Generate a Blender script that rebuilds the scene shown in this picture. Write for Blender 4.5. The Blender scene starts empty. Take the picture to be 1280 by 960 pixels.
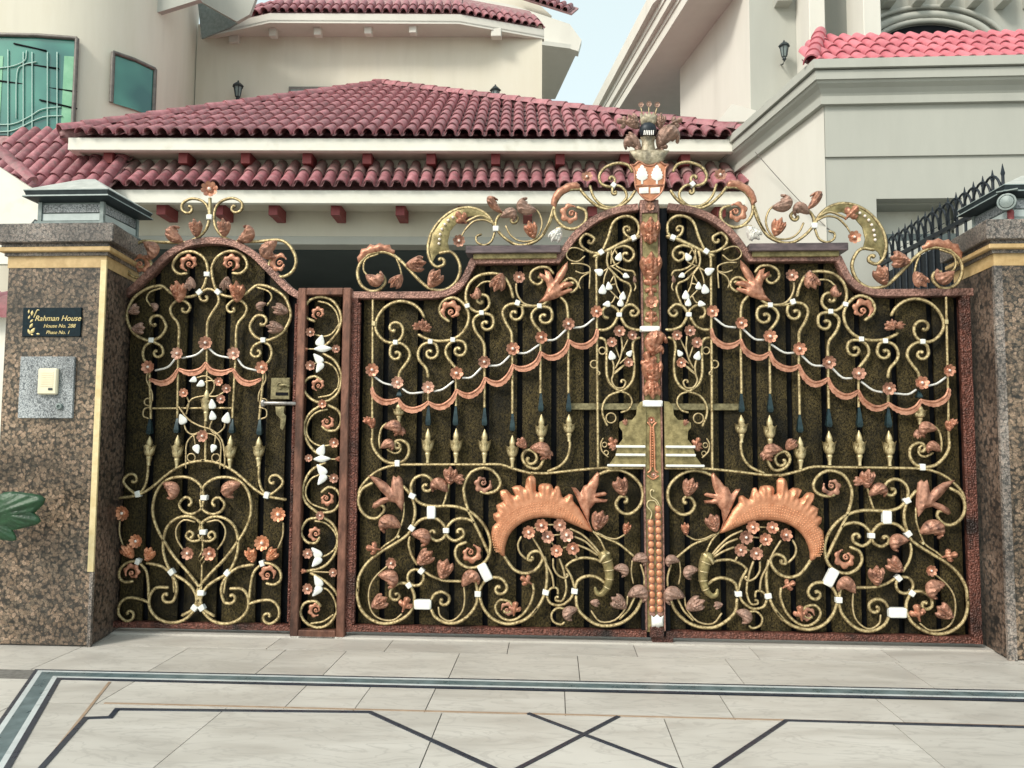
import bpy, bmesh, math, random
from mathutils import Vector, Matrix
from mathutils.geometry import delaunay_2d_cdt, intersect_point_line
import numpy as np
random.seed(7)
R_ = math.radians
scene = bpy.context.scene
col = scene.collection

# ------------------------------------------------------------------ camera
FPX, DIST, CAMH = 965.0, 5.8, 1.47
YAW, PITCH, ROLL = R_(-3.158), R_(4.051), R_(-0.311)
c_, s_ = math.cos, math.sin
Rr = Matrix(((c_(ROLL), -s_(ROLL), 0), (s_(ROLL), c_(ROLL), 0), (0, 0, 1)))
Rp = Matrix(((1, 0, 0), (0, c_(PITCH), -s_(PITCH)), (0, s_(PITCH), c_(PITCH))))
Ry = Matrix(((c_(YAW), 0, s_(YAW)), (0, 1, 0), (-s_(YAW), 0, c_(YAW))))
RC = Ry @ Rp @ Rr
CAM = Vector((0, -DIST, CAMH))
def w_(v): return Vector((v.x, v.z, -v.y))
cd = bpy.data.cameras.new('camera'); cd.sensor_width = 36; cd.lens = FPX / 1280 * 36; cd.clip_end = 500; cd.clip_start = .05
cam = bpy.data.objects.new('camera', cd); col.objects.link(cam)
rt, up, bk = w_(RC @ Vector((1, 0, 0))), w_(RC @ Vector((0, -1, 0))), w_(RC @ Vector((0, 0, -1)))
cam.matrix_world = Matrix(((rt.x, up.x, bk.x, CAM.x), (rt.y, up.y, bk.y, CAM.y), (rt.z, up.z, bk.z, CAM.z), (0, 0, 0, 1)))
scene.camera = cam
scene.render.resolution_x, scene.render.resolution_y = 1024, 768

# ------------------------------------------------------------------ sky, sun, exposure
world = bpy.data.worlds.new('World'); scene.world = world; world.use_nodes = True
wn, wl = world.node_tree.nodes, world.node_tree.links
bg = wn['Background']; bg.inputs['Strength'].default_value = 0.15
sky = wn.new('ShaderNodeTexSky'); sky.sky_type = 'NISHITA'; sky.sun_disc = False
SUN_EL, SUN_AZ = R_(40), R_(-138)       # azimuth from +Y towards +X : sun stands behind and to the left of the viewer
sky.sun_elevation = SUN_EL; sky.sun_rotation = SUN_AZ
sky.air_density = 1.0; sky.dust_density = 4.0; sky.ozone_density = 1.0; sky.altitude = 200
hz = wn.new('ShaderNodeMix'); hz.data_type = 'RGBA'; hz.inputs['Factor'].default_value = 0.55
hz.inputs['B'].default_value = (6.3, 7.2, 6.55, 1)     # thin white cloud over the whole sky
wl.new(sky.outputs[0], hz.inputs['A']); wl.new(hz.outputs['Result'], bg.inputs['Color'])
sd = bpy.data.lights.new('sun', 'SUN'); sd.energy = 2.0; sd.angle = R_(13); sd.color = (1, .95, .86)
sun = bpy.data.objects.new('sun', sd); col.objects.link(sun)
sdir = Vector((math.sin(SUN_AZ) * math.cos(SUN_EL), math.cos(SUN_AZ) * math.cos(SUN_EL), math.sin(SUN_EL)))
sun.rotation_euler = sdir.to_track_quat('Z', 'Y').to_euler(); sun.location = sdir * 30
scene.view_settings.view_transform = 'Standard'; scene.view_settings.look = 'None'
scene.view_settings.gamma = 1; scene.view_settings.exposure = 0.42
scene.view_settings.use_curve_mapping = False
scene.cycles.max_bounces = 6; scene.cycles.diffuse_bounces = 3; scene.cycles.glossy_bounces = 3

# ------------------------------------------------------------------ pixel -> place helpers (photo pixels, 1280 x 960)
def ray(px, py):
    d = RC @ Vector(((px - 640) / FPX, (py - 480) / FPX, 1)); return Vector((d.x / d.z, 1, -d.y / d.z))
def at(px, py, Y): return CAM + ray(px, py) * (Y + DIST)
def gnd(px, py, z=0.0):
    r = ray(px, py); return CAM + r * ((z - CAMH) / r.z)
def onwall(px, py, p0, d):             # vertical plane through p0 running along d (x,y)
    r = ray(px, py); n = Vector((-d[1], d[0], 0)); t = (Vector(p0) - CAM).dot(n) / r.dot(n); return CAM + r * t

# ------------------------------------------------------------------ materials
def new_mat(name):
    m = bpy.data.materials.new(name); m.use_nodes = True
    nt = m.node_tree; return m, nt.nodes, nt.links, nt.nodes['Principled BSDF']
def ramp(n, stops):
    r = n.new('ShaderNodeValToRGB'); e = r.color_ramp.elements
    while len(e) < len(stops): e.new(.5)
    for i, (p, c) in enumerate(stops): e[i].position = p; e[i].color = (*c, 1) if len(c) == 3 else c
    return r
def pos(n, l, stretch=(1, 1, 1)):
    g = n.new('ShaderNodeNewGeometry'); m = n.new('ShaderNodeMapping'); m.inputs['Scale'].default_value = stretch
    l.new(g.outputs['Position'], m.inputs['Vector']); return m.outputs[0], g
def MAT(name, c1, c2=None, scale=8, rough=.5, metal=0., bump=0., bscale=60, band=(.35, .65), stretch=(1, 1, 1),
        bvor=False, front=None, rvar=.12, spec=None, rnd=0, c3=None, s3=2.0, f3=(.5, .75)):
    m, n, l, b = new_mat(name); v, g = pos(n, l, stretch)
    b.inputs['Roughness'].default_value = rough; b.inputs['Metallic'].default_value = metal
    if spec is not None: b.inputs['Specular IOR Level'].default_value = spec
    out = None
    nz = n.new('ShaderNodeTexNoise'); nz.inputs['Scale'].default_value = scale; nz.inputs['Detail'].default_value = 6; nz.inputs['Roughness'].default_value = .65
    l.new(v, nz.inputs['Vector'])
    r = ramp(n, [(band[0], c1), (band[1], c2 or c1)]); l.new(nz.outputs['Fac'], r.inputs[0]); out = r.outputs[0]
    if c3:
        n3 = n.new('ShaderNodeTexNoise'); n3.inputs['Scale'].default_value = s3; n3.inputs['Detail'].default_value = 5
        l.new(v, n3.inputs['Vector']); r3 = ramp(n, [(f3[0], (0, 0, 0)), (f3[1], (1, 1, 1))]); l.new(n3.outputs['Fac'], r3.inputs[0])
        mx = n.new('ShaderNodeMix'); mx.data_type = 'RGBA'; l.new(r3.outputs[0], mx.inputs['Factor']); l.new(out, mx.inputs['A']); mx.inputs['B'].default_value = (*c3, 1); out = mx.outputs['Result']
    if front:                                   # faces not turned toward -Y take this darker colour
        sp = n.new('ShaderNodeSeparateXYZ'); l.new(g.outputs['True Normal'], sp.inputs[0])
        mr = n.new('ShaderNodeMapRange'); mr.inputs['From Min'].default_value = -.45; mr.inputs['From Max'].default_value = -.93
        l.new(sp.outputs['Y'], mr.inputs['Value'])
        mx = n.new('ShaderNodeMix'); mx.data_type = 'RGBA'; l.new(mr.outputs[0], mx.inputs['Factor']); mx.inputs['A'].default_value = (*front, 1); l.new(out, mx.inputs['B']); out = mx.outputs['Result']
    if rnd:
        oi = n.new('ShaderNodeObjectInfo'); hv = n.new('ShaderNodeHueSaturation'); m1 = n.new('ShaderNodeMapRange'); m1.inputs['To Min'].default_value = 1 - rnd; m1.inputs['To Max'].default_value = 1 + rnd
        l.new(oi.outputs['Random'], m1.inputs[0]); l.new(m1.outputs[0], hv.inputs['Value']); l.new(out, hv.inputs['Color']); out = hv.outputs[0]
    l.new(out, b.inputs['Base Color'])
    rr = n.new('ShaderNodeMapRange'); rr.inputs['To Min'].default_value = max(.05, rough - rvar); rr.inputs['To Max'].default_value = min(1, rough + rvar)
    l.new(nz.outputs['Fac'], rr.inputs['Value']); l.new(rr.outputs[0], b.inputs['Roughness'])
    if bump:
        t = n.new('ShaderNodeTexVoronoi' if bvor else 'ShaderNodeTexNoise'); t.inputs['Scale'].default_value = bscale
        l.new(v, t.inputs['Vector']); bm = n.new('ShaderNodeBump'); bm.inputs['Strength'].default_value = bump; bm.inputs['Distance'].default_value = .01
        l.new(t.outputs['Distance' if bvor else 'Fac'], bm.inputs['Height']); l.new(bm.outputs[0], b.inputs['Normal'])
    return m
def granite(name, cells, dark, scale, rough=.28, wet=0):
    m, n, l, b = new_mat(name); v, g = pos(n, l)
    dn = n.new('ShaderNodeTexNoise'); dn.inputs['Scale'].default_value = 30; l.new(v, dn.inputs['Vector'])
    vm = n.new('ShaderNodeVectorMath'); vm.operation = 'MULTIPLY_ADD'; vm.inputs[1].default_value = (.036, .036, .036); l.new(dn.outputs['Color'], vm.inputs[0]); l.new(v, vm.inputs[2])
    vo = n.new('ShaderNodeTexVoronoi'); vo.inputs['Scale'].default_value = scale; l.new(vm.outputs[0], vo.inputs['Vector'])
    r = ramp(n, [(0, (1, 1, 1)), (.5, (.9, .9, .9)), (.66, (.25, .25, .25)), (.85, (.02, .02, .02))]); l.new(vo.outputs['Distance'], r.inputs[0])
    sc = n.new('ShaderNodeSeparateColor'); l.new(vo.outputs['Color'], sc.inputs[0])
    rc = ramp(n, [(i / max(1, len(cells) - 1), c) for i, c in enumerate(cells)]); l.new(sc.outputs[0], rc.inputs[0])
    fn = n.new('ShaderNodeTexNoise'); fn.inputs['Scale'].default_value = 160; fn.inputs['Detail'].default_value = 3; l.new(v, fn.inputs['Vector'])
    rf = ramp(n, [(.35, (.35, .35, .35)), (.65, (1.15, 1.15, 1.15))]); l.new(fn.outputs['Fac'], rf.inputs[0])
    mx = n.new('ShaderNodeMix'); mx.data_type = 'RGBA'; l.new(r.outputs[0], mx.inputs['Factor']); mx.inputs['A'].default_value = (*dark, 1); l.new(rc.outputs[0], mx.inputs['B'])
    ln_ = n.new('ShaderNodeTexNoise'); ln_.inputs['Scale'].default_value = 2.2; ln_.inputs['Detail'].default_value = 4; l.new(v, ln_.inputs['Vector'])
    am = n.new('ShaderNodeMapRange'); am.inputs['From Min'].default_value = .3; am.inputs['From Max'].default_value = .7; am.inputs['To Min'].default_value = -.22; am.inputs['To Max'].default_value = .14; l.new(ln_.outputs['Fac'], am.inputs[0])
    av = n.new('ShaderNodeMath'); av.operation = 'ADD'; l.new(fn.outputs['Fac'], av.inputs[0]); l.new(am.outputs[0], av.inputs[1]); l.new(av.outputs[0], rf.inputs[0])
    mu = n.new('ShaderNodeMix'); mu.data_type = 'RGBA'; mu.blend_type = 'MULTIPLY'; mu.inputs['Factor'].default_value = 1
    l.new(mx.outputs['Result'], mu.inputs['A']); l.new(rf.outputs[0], mu.inputs['B']); l.new(mu.outputs['Result'], b.inputs['Base Color'])
    b.inputs['Roughness'].default_value = rough
    return m
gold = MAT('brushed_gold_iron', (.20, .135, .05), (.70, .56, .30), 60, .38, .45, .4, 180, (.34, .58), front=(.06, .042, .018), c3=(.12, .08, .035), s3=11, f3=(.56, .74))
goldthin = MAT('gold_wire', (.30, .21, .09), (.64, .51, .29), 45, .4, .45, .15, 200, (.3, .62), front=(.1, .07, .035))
brass = MAT('brushed_brass_plate', (.15, .12, .05), (.44, .36, .17), 22, .42, .5, .25, 120, (.32, .68), c3=(.1, .08, .03), s3=9)
palegold = MAT('pale_gold_cast', (.5, .4, .2), (.74, .63, .38), 60, .42, .4, .15, 150, front=(.2, .15, .07))
copper = MAT('copper_leaf', (.30, .115, .065), (.60, .30, .195), 30, .42, .45, .2, 130, (.32, .64), c3=(.2, .085, .06), s3=14, f3=(.55, .8))
copperbright = MAT('bright_copper', (.46, .18, .09), (.66, .31, .175), 22, .4, .45, .25, 120, (.3, .65))
dustycopper = MAT('dusty_copper_leaf', (.20, .085, .052), (.54, .285, .195), 26, .5, .35, .2, 120, (.3, .66), c3=(.10, .05, .04), s3=18, f3=(.5, .75))
coppergrey = MAT('weathered_copper', (.2, .13, .1), (.42, .26, .2), 20, .55, .3, .2, 120)
copperpale = MAT('pale_rubbed_copper', (.36, .17, .115), (.66, .40, .30), 34, .42, .4, .2, 130, (.32, .64), c3=(.22, .1, .07), s3=16, f3=(.55, .8))
copperdot = MAT('copper_highlight', (.74, .42, .24), (.82, .52, .33), 40, .35, .5)  # lighter copper paints a highlight onto the stamped dots
frame_m = MAT('hammered_copper_frame', (.12, .058, .045), (.44, .24, .19), 42, .5, .35, .5, 75, (.33, .66), bvor=True, c3=(.03, .018, .014), s3=5, f3=(.5, .72))
frame_red = MAT('hammered_red_frame', (.055, .021, .015), (.23, .085, .06), 40, .5, .3, 1.0, 85, (.33, .66), bvor=True, c3=(.02, .012, .01), s3=4, f3=(.5, .72))
panelframe = MAT('brushed_brown_frame', (.07, .03, .02), (.26, .12, .08), 18, .5, .35, .3, 90, (.3, .66), stretch=(1, 1, .35), c3=(.03, .018, .014), s3=6)
board_m = MAT('gilt_speckled_board', (.007, .006, .003), (.15, .112, .042), 90, .5, .2, .9, 190, (.38, .74), stretch=(1, 1, .7), c3=(.007, .0068, .005), s3=3.4, f3=(.42, .72), spec=.2)
black_m = MAT('black_sheet', (.0025, .003, .0045), (.006, .007, .009), 20, .6, 0, 0, spec=.1)
darkdrop = MAT('blued_steel', (.008, .02, .026), (.02, .045, .05), 30, .3, .3, 0)
white_m = MAT('white_enamel', (.70, .71, .67), (.80, .81, .78), 25, .4, 0, .1, 90)
silver = MAT('silver_paint', (.62, .60, .56), (.8, .79, .75), 40, .35, .3, .1, 90)
pearl = MAT('pearl_bead', (.78, .66, .58), (.86, .78, .72), 30, .3, .1, 0)
granite_m = granite('baltic_brown_granite', [(.06, .052, .042), (.33, .225, .15), (.17, .13, .09), (.46, .325, .23), (.28, .195, .13), (.07, .063, .052), (.38, .275, .19), (.21, .165, .12)], (.024, .022, .018), 44)
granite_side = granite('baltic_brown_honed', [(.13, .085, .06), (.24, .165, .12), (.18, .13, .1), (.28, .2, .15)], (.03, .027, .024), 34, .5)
granite_cap = granite('grey_pink_granite', [(.22, .19, .165), (.40, .325, .275), (.28, .25, .225), (.42, .36, .31)], (.085, .08, .075), 58, .45)
greygran = granite('grey_granite', [(.36, .39, .41), (.52, .55, .56), (.42, .45, .47)], (.13, .15, .165), 95, .45)
tanstone = MAT('tan_stone_band', (.42, .28, .12), (.58, .41, .2), 14, .55, 0, .15, 120)
goldstrip = MAT('cream_gold_strip', (.62, .49, .25), (.74, .62, .36), 14, .45, .1, 0)
grout = MAT('grey_grout', (.10, .095, .085), (.18, .17, .155), 30, .85)
cream = MAT('cream_plaster', (.66, .62, .51), (.71, .675, .575), 2.2, .85, 0, .12, 140, stretch=(1, 1, .16), c3=(.53, .49, .39), s3=2.2, f3=(.54, .86))
fascia_m = MAT('pale_cream_fascia', (.76, .745, .66), (.81, .80, .72), 3, .8, 0, .08, 120, c3=(.6, .57, .47), s3=4, f3=(.6, .9))
greywall = MAT('grey_green_plaster', (.40, .405, .365), (.445, .45, .405), 1.6, .85, 0, .1, 140, stretch=(1, 1, .2), c3=(.37, .37, .33), s3=1.8, f3=(.55, .85))
trim_lit_side = MAT('off_white_trim_lit_side', (.64, .62, .56), (.69, .67, .61), 2, .85, 0, .1, 140, stretch=(1, 1, .2), c3=(.57, .55, .495), s3=2.0, f3=(.55, .85))  # pale trim; on wing side walls, lightened to imitate stronger light than the fronts
tile_m = MAT('terracotta_tile', (.265, .085, .098), (.42, .185, .205), 9, .6, 0, .3, 60, c3=(.20, .12, .12), s3=13, f3=(.5, .76), rnd=.22)
tile_red = MAT('red_clay_tile', (.46, .11, .14), (.58, .185, .215), 5, .55, 0, .15, 60, rnd=.12)
pan_m = MAT('weathered_pan_tile', (.24, .12, .12), (.42, .25, .25), 14, .75)
tile_moss = MAT('mossy_weathered_tile', (.22, .13, .12), (.38, .19, .19), 9, .75, 0, .2, 60, c3=(.19, .165, .145), s3=6, f3=(.42, .7))
bracket_m = MAT('red_bracket', (.22, .04, .045), (.28, .06, .06), 8, .6)
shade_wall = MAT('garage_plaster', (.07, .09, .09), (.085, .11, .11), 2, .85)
def marble_mat():
    m, n, l, b = new_mat('pale_marble'); v, g = pos(n, l); oi = n.new('ShaderNodeObjectInfo')
    ad = n.new('ShaderNodeVectorMath'); ad.operation = 'MULTIPLY_ADD'; ad.inputs[1].default_value = (7, 7, 7); cx = n.new('ShaderNodeCombineXYZ'); l.new(oi.outputs['Random'], cx.inputs[0]); l.new(oi.outputs['Random'], cx.inputs[1]); l.new(cx.outputs[0], ad.inputs[0]); l.new(v, ad.inputs[2])
    mp = n.new('ShaderNodeMapping'); mp.inputs['Rotation'].default_value = (0, 0, .6); mp.inputs['Scale'].default_value = (1, 3.2, 1); l.new(ad.outputs[0], mp.inputs[0])
    n1 = n.new('ShaderNodeTexNoise'); n1.inputs['Scale'].default_value = 1.3; n1.inputs['Detail'].default_value = 8; n1.inputs['Distortion'].default_value = .8; l.new(mp.outputs[0], n1.inputs['Vector'])
    r1 = ramp(n, [(.3, (.42, .395, .355)), (.5, (.505, .48, .435)), (.7, (.55, .525, .48))]); l.new(n1.outputs['Fac'], r1.inputs[0])
    n2 = n.new('ShaderNodeTexNoise'); n2.inputs['Scale'].default_value = 2.6; n2.inputs['Detail'].default_value = 6; n2.inputs['Distortion'].default_value = 1.6; l.new(mp.outputs[0], n2.inputs['Vector'])
    r2 = ramp(n, [(.46, (0, 0, 0)), (.495, (.55, .55, .55)), (.53, (0, 0, 0))]); l.new(n2.outputs['Fac'], r2.inputs[0])
    mx = n.new('ShaderNodeMix'); mx.data_type = 'RGBA'; l.new(r2.outputs[0], mx.inputs['Factor']); l.new(r1.outputs[0], mx.inputs['A']); mx.inputs['B'].default_value = (.36, .34, .31, 1)
    n4 = n.new('ShaderNodeTexNoise'); n4.inputs['Scale'].default_value = 45; n4.inputs['Detail'].default_value = 3; l.new(v, n4.inputs['Vector']); r4 = ramp(n, [(.68, (0, 0, 0)), (.78, (.5, .5, .5))]); l.new(n4.outputs['Fac'], r4.inputs[0])
    mz = n.new('ShaderNodeMix'); mz.data_type = 'RGBA'; l.new(r4.outputs[0], mz.inputs['Factor']); l.new(mx.outputs['Result'], mz.inputs['A']); mz.inputs['B'].default_value = (.3, .28, .25, 1)
    hv = n.new('ShaderNodeHueSaturation'); mr = n.new('ShaderNodeMapRange'); mr.inputs['To Min'].default_value = .93; mr.inputs['To Max'].default_value = 1.05; l.new(oi.outputs['Random'], mr.inputs[0]); l.new(mr.outputs[0], hv.inputs['Value']); l.new(mz.outputs['Result'], hv.inputs['Color']); l.new(hv.outputs[0], b.inputs['Base Color'])
    rr = n.new('ShaderNodeMapRange'); rr.inputs['To Min'].default_value = .28; rr.inputs['To Max'].default_value = .6; l.new(n1.outputs['Fac'], rr.inputs[0]); l.new(rr.outputs[0], b.inputs['Roughness']); return m
marble = marble_mat()
inlay_dark = MAT('black_inlay', (.018, .024, .04), (.035, .045, .06), 20, .3)
inlay_green = MAT('green_marble_inlay', (.05, .085, .095), (.15, .205, .215), 9, .3, band=(.3, .7))
inlay_white = MAT('white_marble_inlay', (.46, .50, .50), (.56, .60, .60), 6, .3)
inlay_brown = MAT('brown_inlay', (.30, .21, .145), (.38, .28, .2), 12, .4)
lantern_m = MAT('grey_green_lantern_metal', (.16, .2, .195), (.25, .295, .285), 16, .5, .15, .15, 140)
lantern_top = MAT('pale_lantern_roof', (.36, .37, .34), (.5, .51, .47), 12, .6, 0, .15, 120)  # paler grey for the upper lantern roofs
lantern_dk = MAT('dark_lantern_metal', (.02, .03, .035), (.04, .055, .06), 16, .5, .2)
lantern_gl = MAT('frosted_lantern_glass', (.42, .48, .47), (.5, .56, .55), 12, .35)
black_iron = MAT('black_iron', (.008, .013, .02), (.02, .028, .036), 24, .45, .3)
alum = MAT('window_frame_metal', (.12, .11, .10), (.2, .18, .16), 12, .5, .3)
bronze_lock = MAT('aged_brass_lock', (.12, .1, .05), (.3, .26, .14), 30, .45, .5, .2, 120)
steel = MAT('worn_steel', (.2, .19, .18), (.42, .4, .38), 40, .35, .7)
ledge_m = MAT('dark_plum_ledge', (.035, .028, .032), (.17, .125, .13), 16, .45, .3, .2, 90, (.3, .68), stretch=(.3, 1, 1))
helm_m = MAT('weathered_helm', (.24, .2, .13), (.5, .44, .32), 40, .5, .3, .3, 120, c3=(.15, .13, .1), s3=18)
cream_pl = MAT('cream_plastic', (.72, .66, .47), (.78, .72, .54), 10, .4)
plaque_m = MAT('black_plaque_stone', (.003, .011, .017), (.006, .02, .028), 40, .5, spec=.15)
plaque_gold = MAT('plaque_gilding', (.5, .36, .1), (.8, .7, .4), 120, .45, .3)
leafgreen = MAT('green_leaf', (.006, .034, .012), (.018, .078, .028), 9, .45, 0, .3, 60)
def glass_mat():
    m, n, l, b = new_mat('green_tinted_glass'); v, g = pos(n, l)
    nz = n.new('ShaderNodeTexNoise'); nz.inputs['Scale'].default_value = 1.1; l.new(v, nz.inputs['Vector'])
    r = ramp(n, [(.38, (.02, .13, .12)), (.62, (.07, .28, .22))]); l.new(nz.outputs['Fac'], r.inputs[0]); l.new(r.outputs[0], b.inputs['Base Color'])
    b.inputs['Roughness'].default_value = .06; b.inputs['Specular IOR Level'].default_value = .8
    return m
glass = glass_mat()

# ------------------------------------------------------------------ mesh helpers
WL = {}                                         # world location of every object made here
def link(o, parent, loc):
    col.objects.link(o); loc = Vector(loc); WL[o.name] = loc
    if parent: o.parent = parent; o.location = loc - WL[parent.name]
    else: o.location = loc
    return o
def thing(name, label, cat, loc, group=None):
    o = bpy.data.objects.new(name, None); o.empty_display_size = .1; o['label'] = label; o['category'] = cat
    if group: o['group'] = group
    return link(o, None, loc)
def tag(o, label, cat, group=None):
    o['label'] = label; o['category'] = cat
    if group: o['group'] = group
    return o
def mesh(name, vs, fs, mat, sharp=40):
    me = bpy.data.meshes.new(name); me.from_pydata([tuple(v) for v in vs], [], fs); me.materials.append(mat)
    bm = bmesh.new(); bm.from_mesh(me); bmesh.ops.recalc_face_normals(bm, faces=bm.faces); bm.to_mesh(me); bm.free()
    me.polygons.foreach_set('use_smooth', [True] * len(me.polygons)); me.set_sharp_from_angle(angle=R_(sharp)); return me
def mk(name, vs, fs, mat, parent=None, sharp=40):
    vs = [Vector(v) for v in vs]; c = sum(vs, Vector()) / len(vs)
    me = mesh(name, [v - c for v in vs], fs, mat, sharp)
    return link(bpy.data.objects.new(name, me), parent, c)
def inst(name, me, loc, M3, parent):            # copy of a shared mesh; M3: 3x3 basis
    o = bpy.data.objects.new(name, me); link(o, parent, loc)
    o.matrix_basis = Matrix.Translation(o.location) @ M3.to_4x4(); return o
def sub(o, name, me):                           # sub-part in its parent's own axes
    c = bpy.data.objects.new(name, me); col.objects.link(c); c.parent = o; WL[c.name] = WL[o.name]; return c
def boxv(x0, x1, y0, y1, z0, z1):
    return ([(x, y, z) for x in (x0, x1) for y in (y0, y1) for z in (z0, z1)],
            [(0, 1, 3, 2), (4, 6, 7, 5), (0, 4, 5, 1), (2, 3, 7, 6), (0, 2, 6, 4), (1, 5, 7, 3)])
def box(name, x0, x1, y0, y1, z0, z1, mat, parent=None, bev=0.0):
    vs, fs = boxv(min(x0, x1), max(x0, x1), min(y0, y1), max(y0, y1), min(z0, z1), max(z0, z1)); o = mk(name, vs, fs, mat, parent)
    if bev: bevel(o, bev)
    return o
def bevel(o, w, seg=1):
    bm = bmesh.new(); bm.from_mesh(o.data); bmesh.ops.bevel(bm, geom=bm.edges[:], offset=w, segments=seg, affect='EDGES', clamp_overlap=True); bm.to_mesh(o.data); bm.free()
    o.data.polygons.foreach_set('use_smooth', [True] * len(o.data.polygons)); o.data.set_sharp_from_angle(angle=R_(35)); return o
def prism(name, poly, z0, z1, mat, parent=None, bev=0.0):      # plan polygon extruded upwards
    n = len(poly); vs = [(p[0], p[1], z0) for p in poly] + [(p[0], p[1], z1) for p in poly]
    fs = [tuple(range(n)), tuple(range(n, 2 * n))] + [(i, (i + 1) % n, (i + 1) % n + n, i + n) for i in range(n)]
    o = mk(name, vs, fs, mat, parent)
    if bev: bevel(o, bev)
    return o
def slab(name, pts, th, mat, parent=None, bev=0.0):            # planar polygon in space given a thickness along its normal
    pts = [Vector(p) for p in pts]; nn = Vector()
    for i in range(len(pts)): nn += (pts[i] - pts[0]).cross(pts[(i + 1) % len(pts)] - pts[0])
    nn.normalize(); n = len(pts); vs = pts + [p - nn * th for p in pts]
    fs = [tuple(range(n)), tuple(range(n, 2 * n))] + [(i, (i + 1) % n, (i + 1) % n + n, i + n) for i in range(n)]
    o = mk(name, vs, fs, mat, parent)
    if bev: bevel(o, bev)
    return o
def catmull(pts, k=4):
    if len(pts) < 3: return [Vector(p) for p in pts]
    P = [2 * pts[0] - pts[1]] + list(pts) + [2 * pts[-1] - pts[-2]]; out = []
    for i in range(1, len(P) - 2):
        a, b, c, d = P[i - 1:i + 3]
        for j in range(k):
            t = j / k; out.append(.5 * ((2 * b) + (c - a) * t + (2 * a - 5 * b + 4 * c - d) * t * t + (3 * b - 3 * c + d - a) * t ** 3))
    out.append(pts[-1].copy()); return out
CH = .42
SECT = [(1, CH), (CH, 1), (-CH, 1), (-1, CH), (-1, -CH), (-CH, -1), (CH, -1), (1, -CH)]
def tubev(pts, r, hd=None, rl=None, miter=False, round_ends=True, sect=SECT):
    pts = [Vector(p) for p in pts]; n = len(pts); vs, fs = [], []; m = len(sect)
    rings = []
    T = []
    for i in range(n):
        a = (pts[i] - pts[i - 1]) if i else (pts[1] - pts[0]); b = (pts[i + 1] - pts[i]) if i < n - 1 else (pts[-1] - pts[-2])
        a = a.normalized(); b = b.normalized(); t = a + b
        if t.length < 1e-4: t = b
        t.normalize(); T.append((t, 1 / max(.5, t.dot(b)) if miter else 1))
    def ring(p, t, sc, k=1):
        yv = Vector((0, 1, 0)); nx = t.cross(yv)
        if nx.length < .05: nx = Vector((1, 0, 0))
        nx.normalize(); ny = nx.cross(t).normalized()
        for u, v in sect: vs.append(p + nx * (u * r * sc * k) + ny * (v * (hd or r) * sc))
    for i in range(n):
        sc = rl[i] if rl else 1
        if round_ends and i == 0: ring(pts[0] - T[0][0] * r * .6 * sc, T[0][0], sc * .55)
        ring(pts[i], T[i][0], sc, T[i][1])
        if round_ends and i == n - 1: ring(pts[i] + T[i][0] * r * .6 * sc, T[i][0], sc * .55)
    q = len(vs) // m
    for i in range(q - 1):
        for j in range(m): fs.append((i * m + j, i * m + (j + 1) % m, (i + 1) * m + (j + 1) % m, (i + 1) * m + j))
    fs.append(tuple(range(m))); fs.append(tuple(range((q - 1) * m, q * m))); return vs, fs
def tube(name, pts, r, mat, parent, **k):
    vs, fs = tubev(pts, r, **k); return mk(name, vs, fs, mat, parent, 50)
def bar(name, a, b, r, mat, parent, hd=None): return tube(name, [a, b], r, mat, parent, hd=hd, round_ends=False)
def lathev(prof, seg=12, lob=None):             # prof: (radius, z); lob(i, ang) -> (dr, dz)
    vs, fs = [], []
    for i, (r, z) in enumerate(prof):
        for j in range(seg):
            a = 2 * math.pi * j / seg; dr, dz = lob(i, a) if lob else (0, 0)
            vs.append(((r + dr) * math.cos(a), (r + dr) * math.sin(a), z + dz))
    for i in range(len(prof) - 1):
        for j in range(seg): fs.append((i * seg + j, i * seg + (j + 1) % seg, (i + 1) * seg + (j + 1) % seg, (i + 1) * seg + j))
    fs.append(tuple(range(seg))); fs.append(tuple(range((len(prof) - 1) * seg, len(prof) * seg))); return vs, fs
def edgedist(p, poly):
    d = 9e9
    for i in range(len(poly)):
        a, b = poly[i], poly[(i + 1) % len(poly)]; ab = b - a; t = max(0, min(1, (p - a).dot(ab) / max(1e-12, ab.dot(ab)))); d = min(d, (p - a - ab * t).length)
    return d
def inside(p, poly):
    r = False; j = len(poly) - 1
    for i in range(len(poly)):
        a, b = poly[i], poly[j]
        if (a.y > p.y) != (b.y > p.y) and p.x < (b.x - a.x) * (p.y - a.y) / (b.y - a.y) + a.x: r = not r
        j = i
    return r
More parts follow.
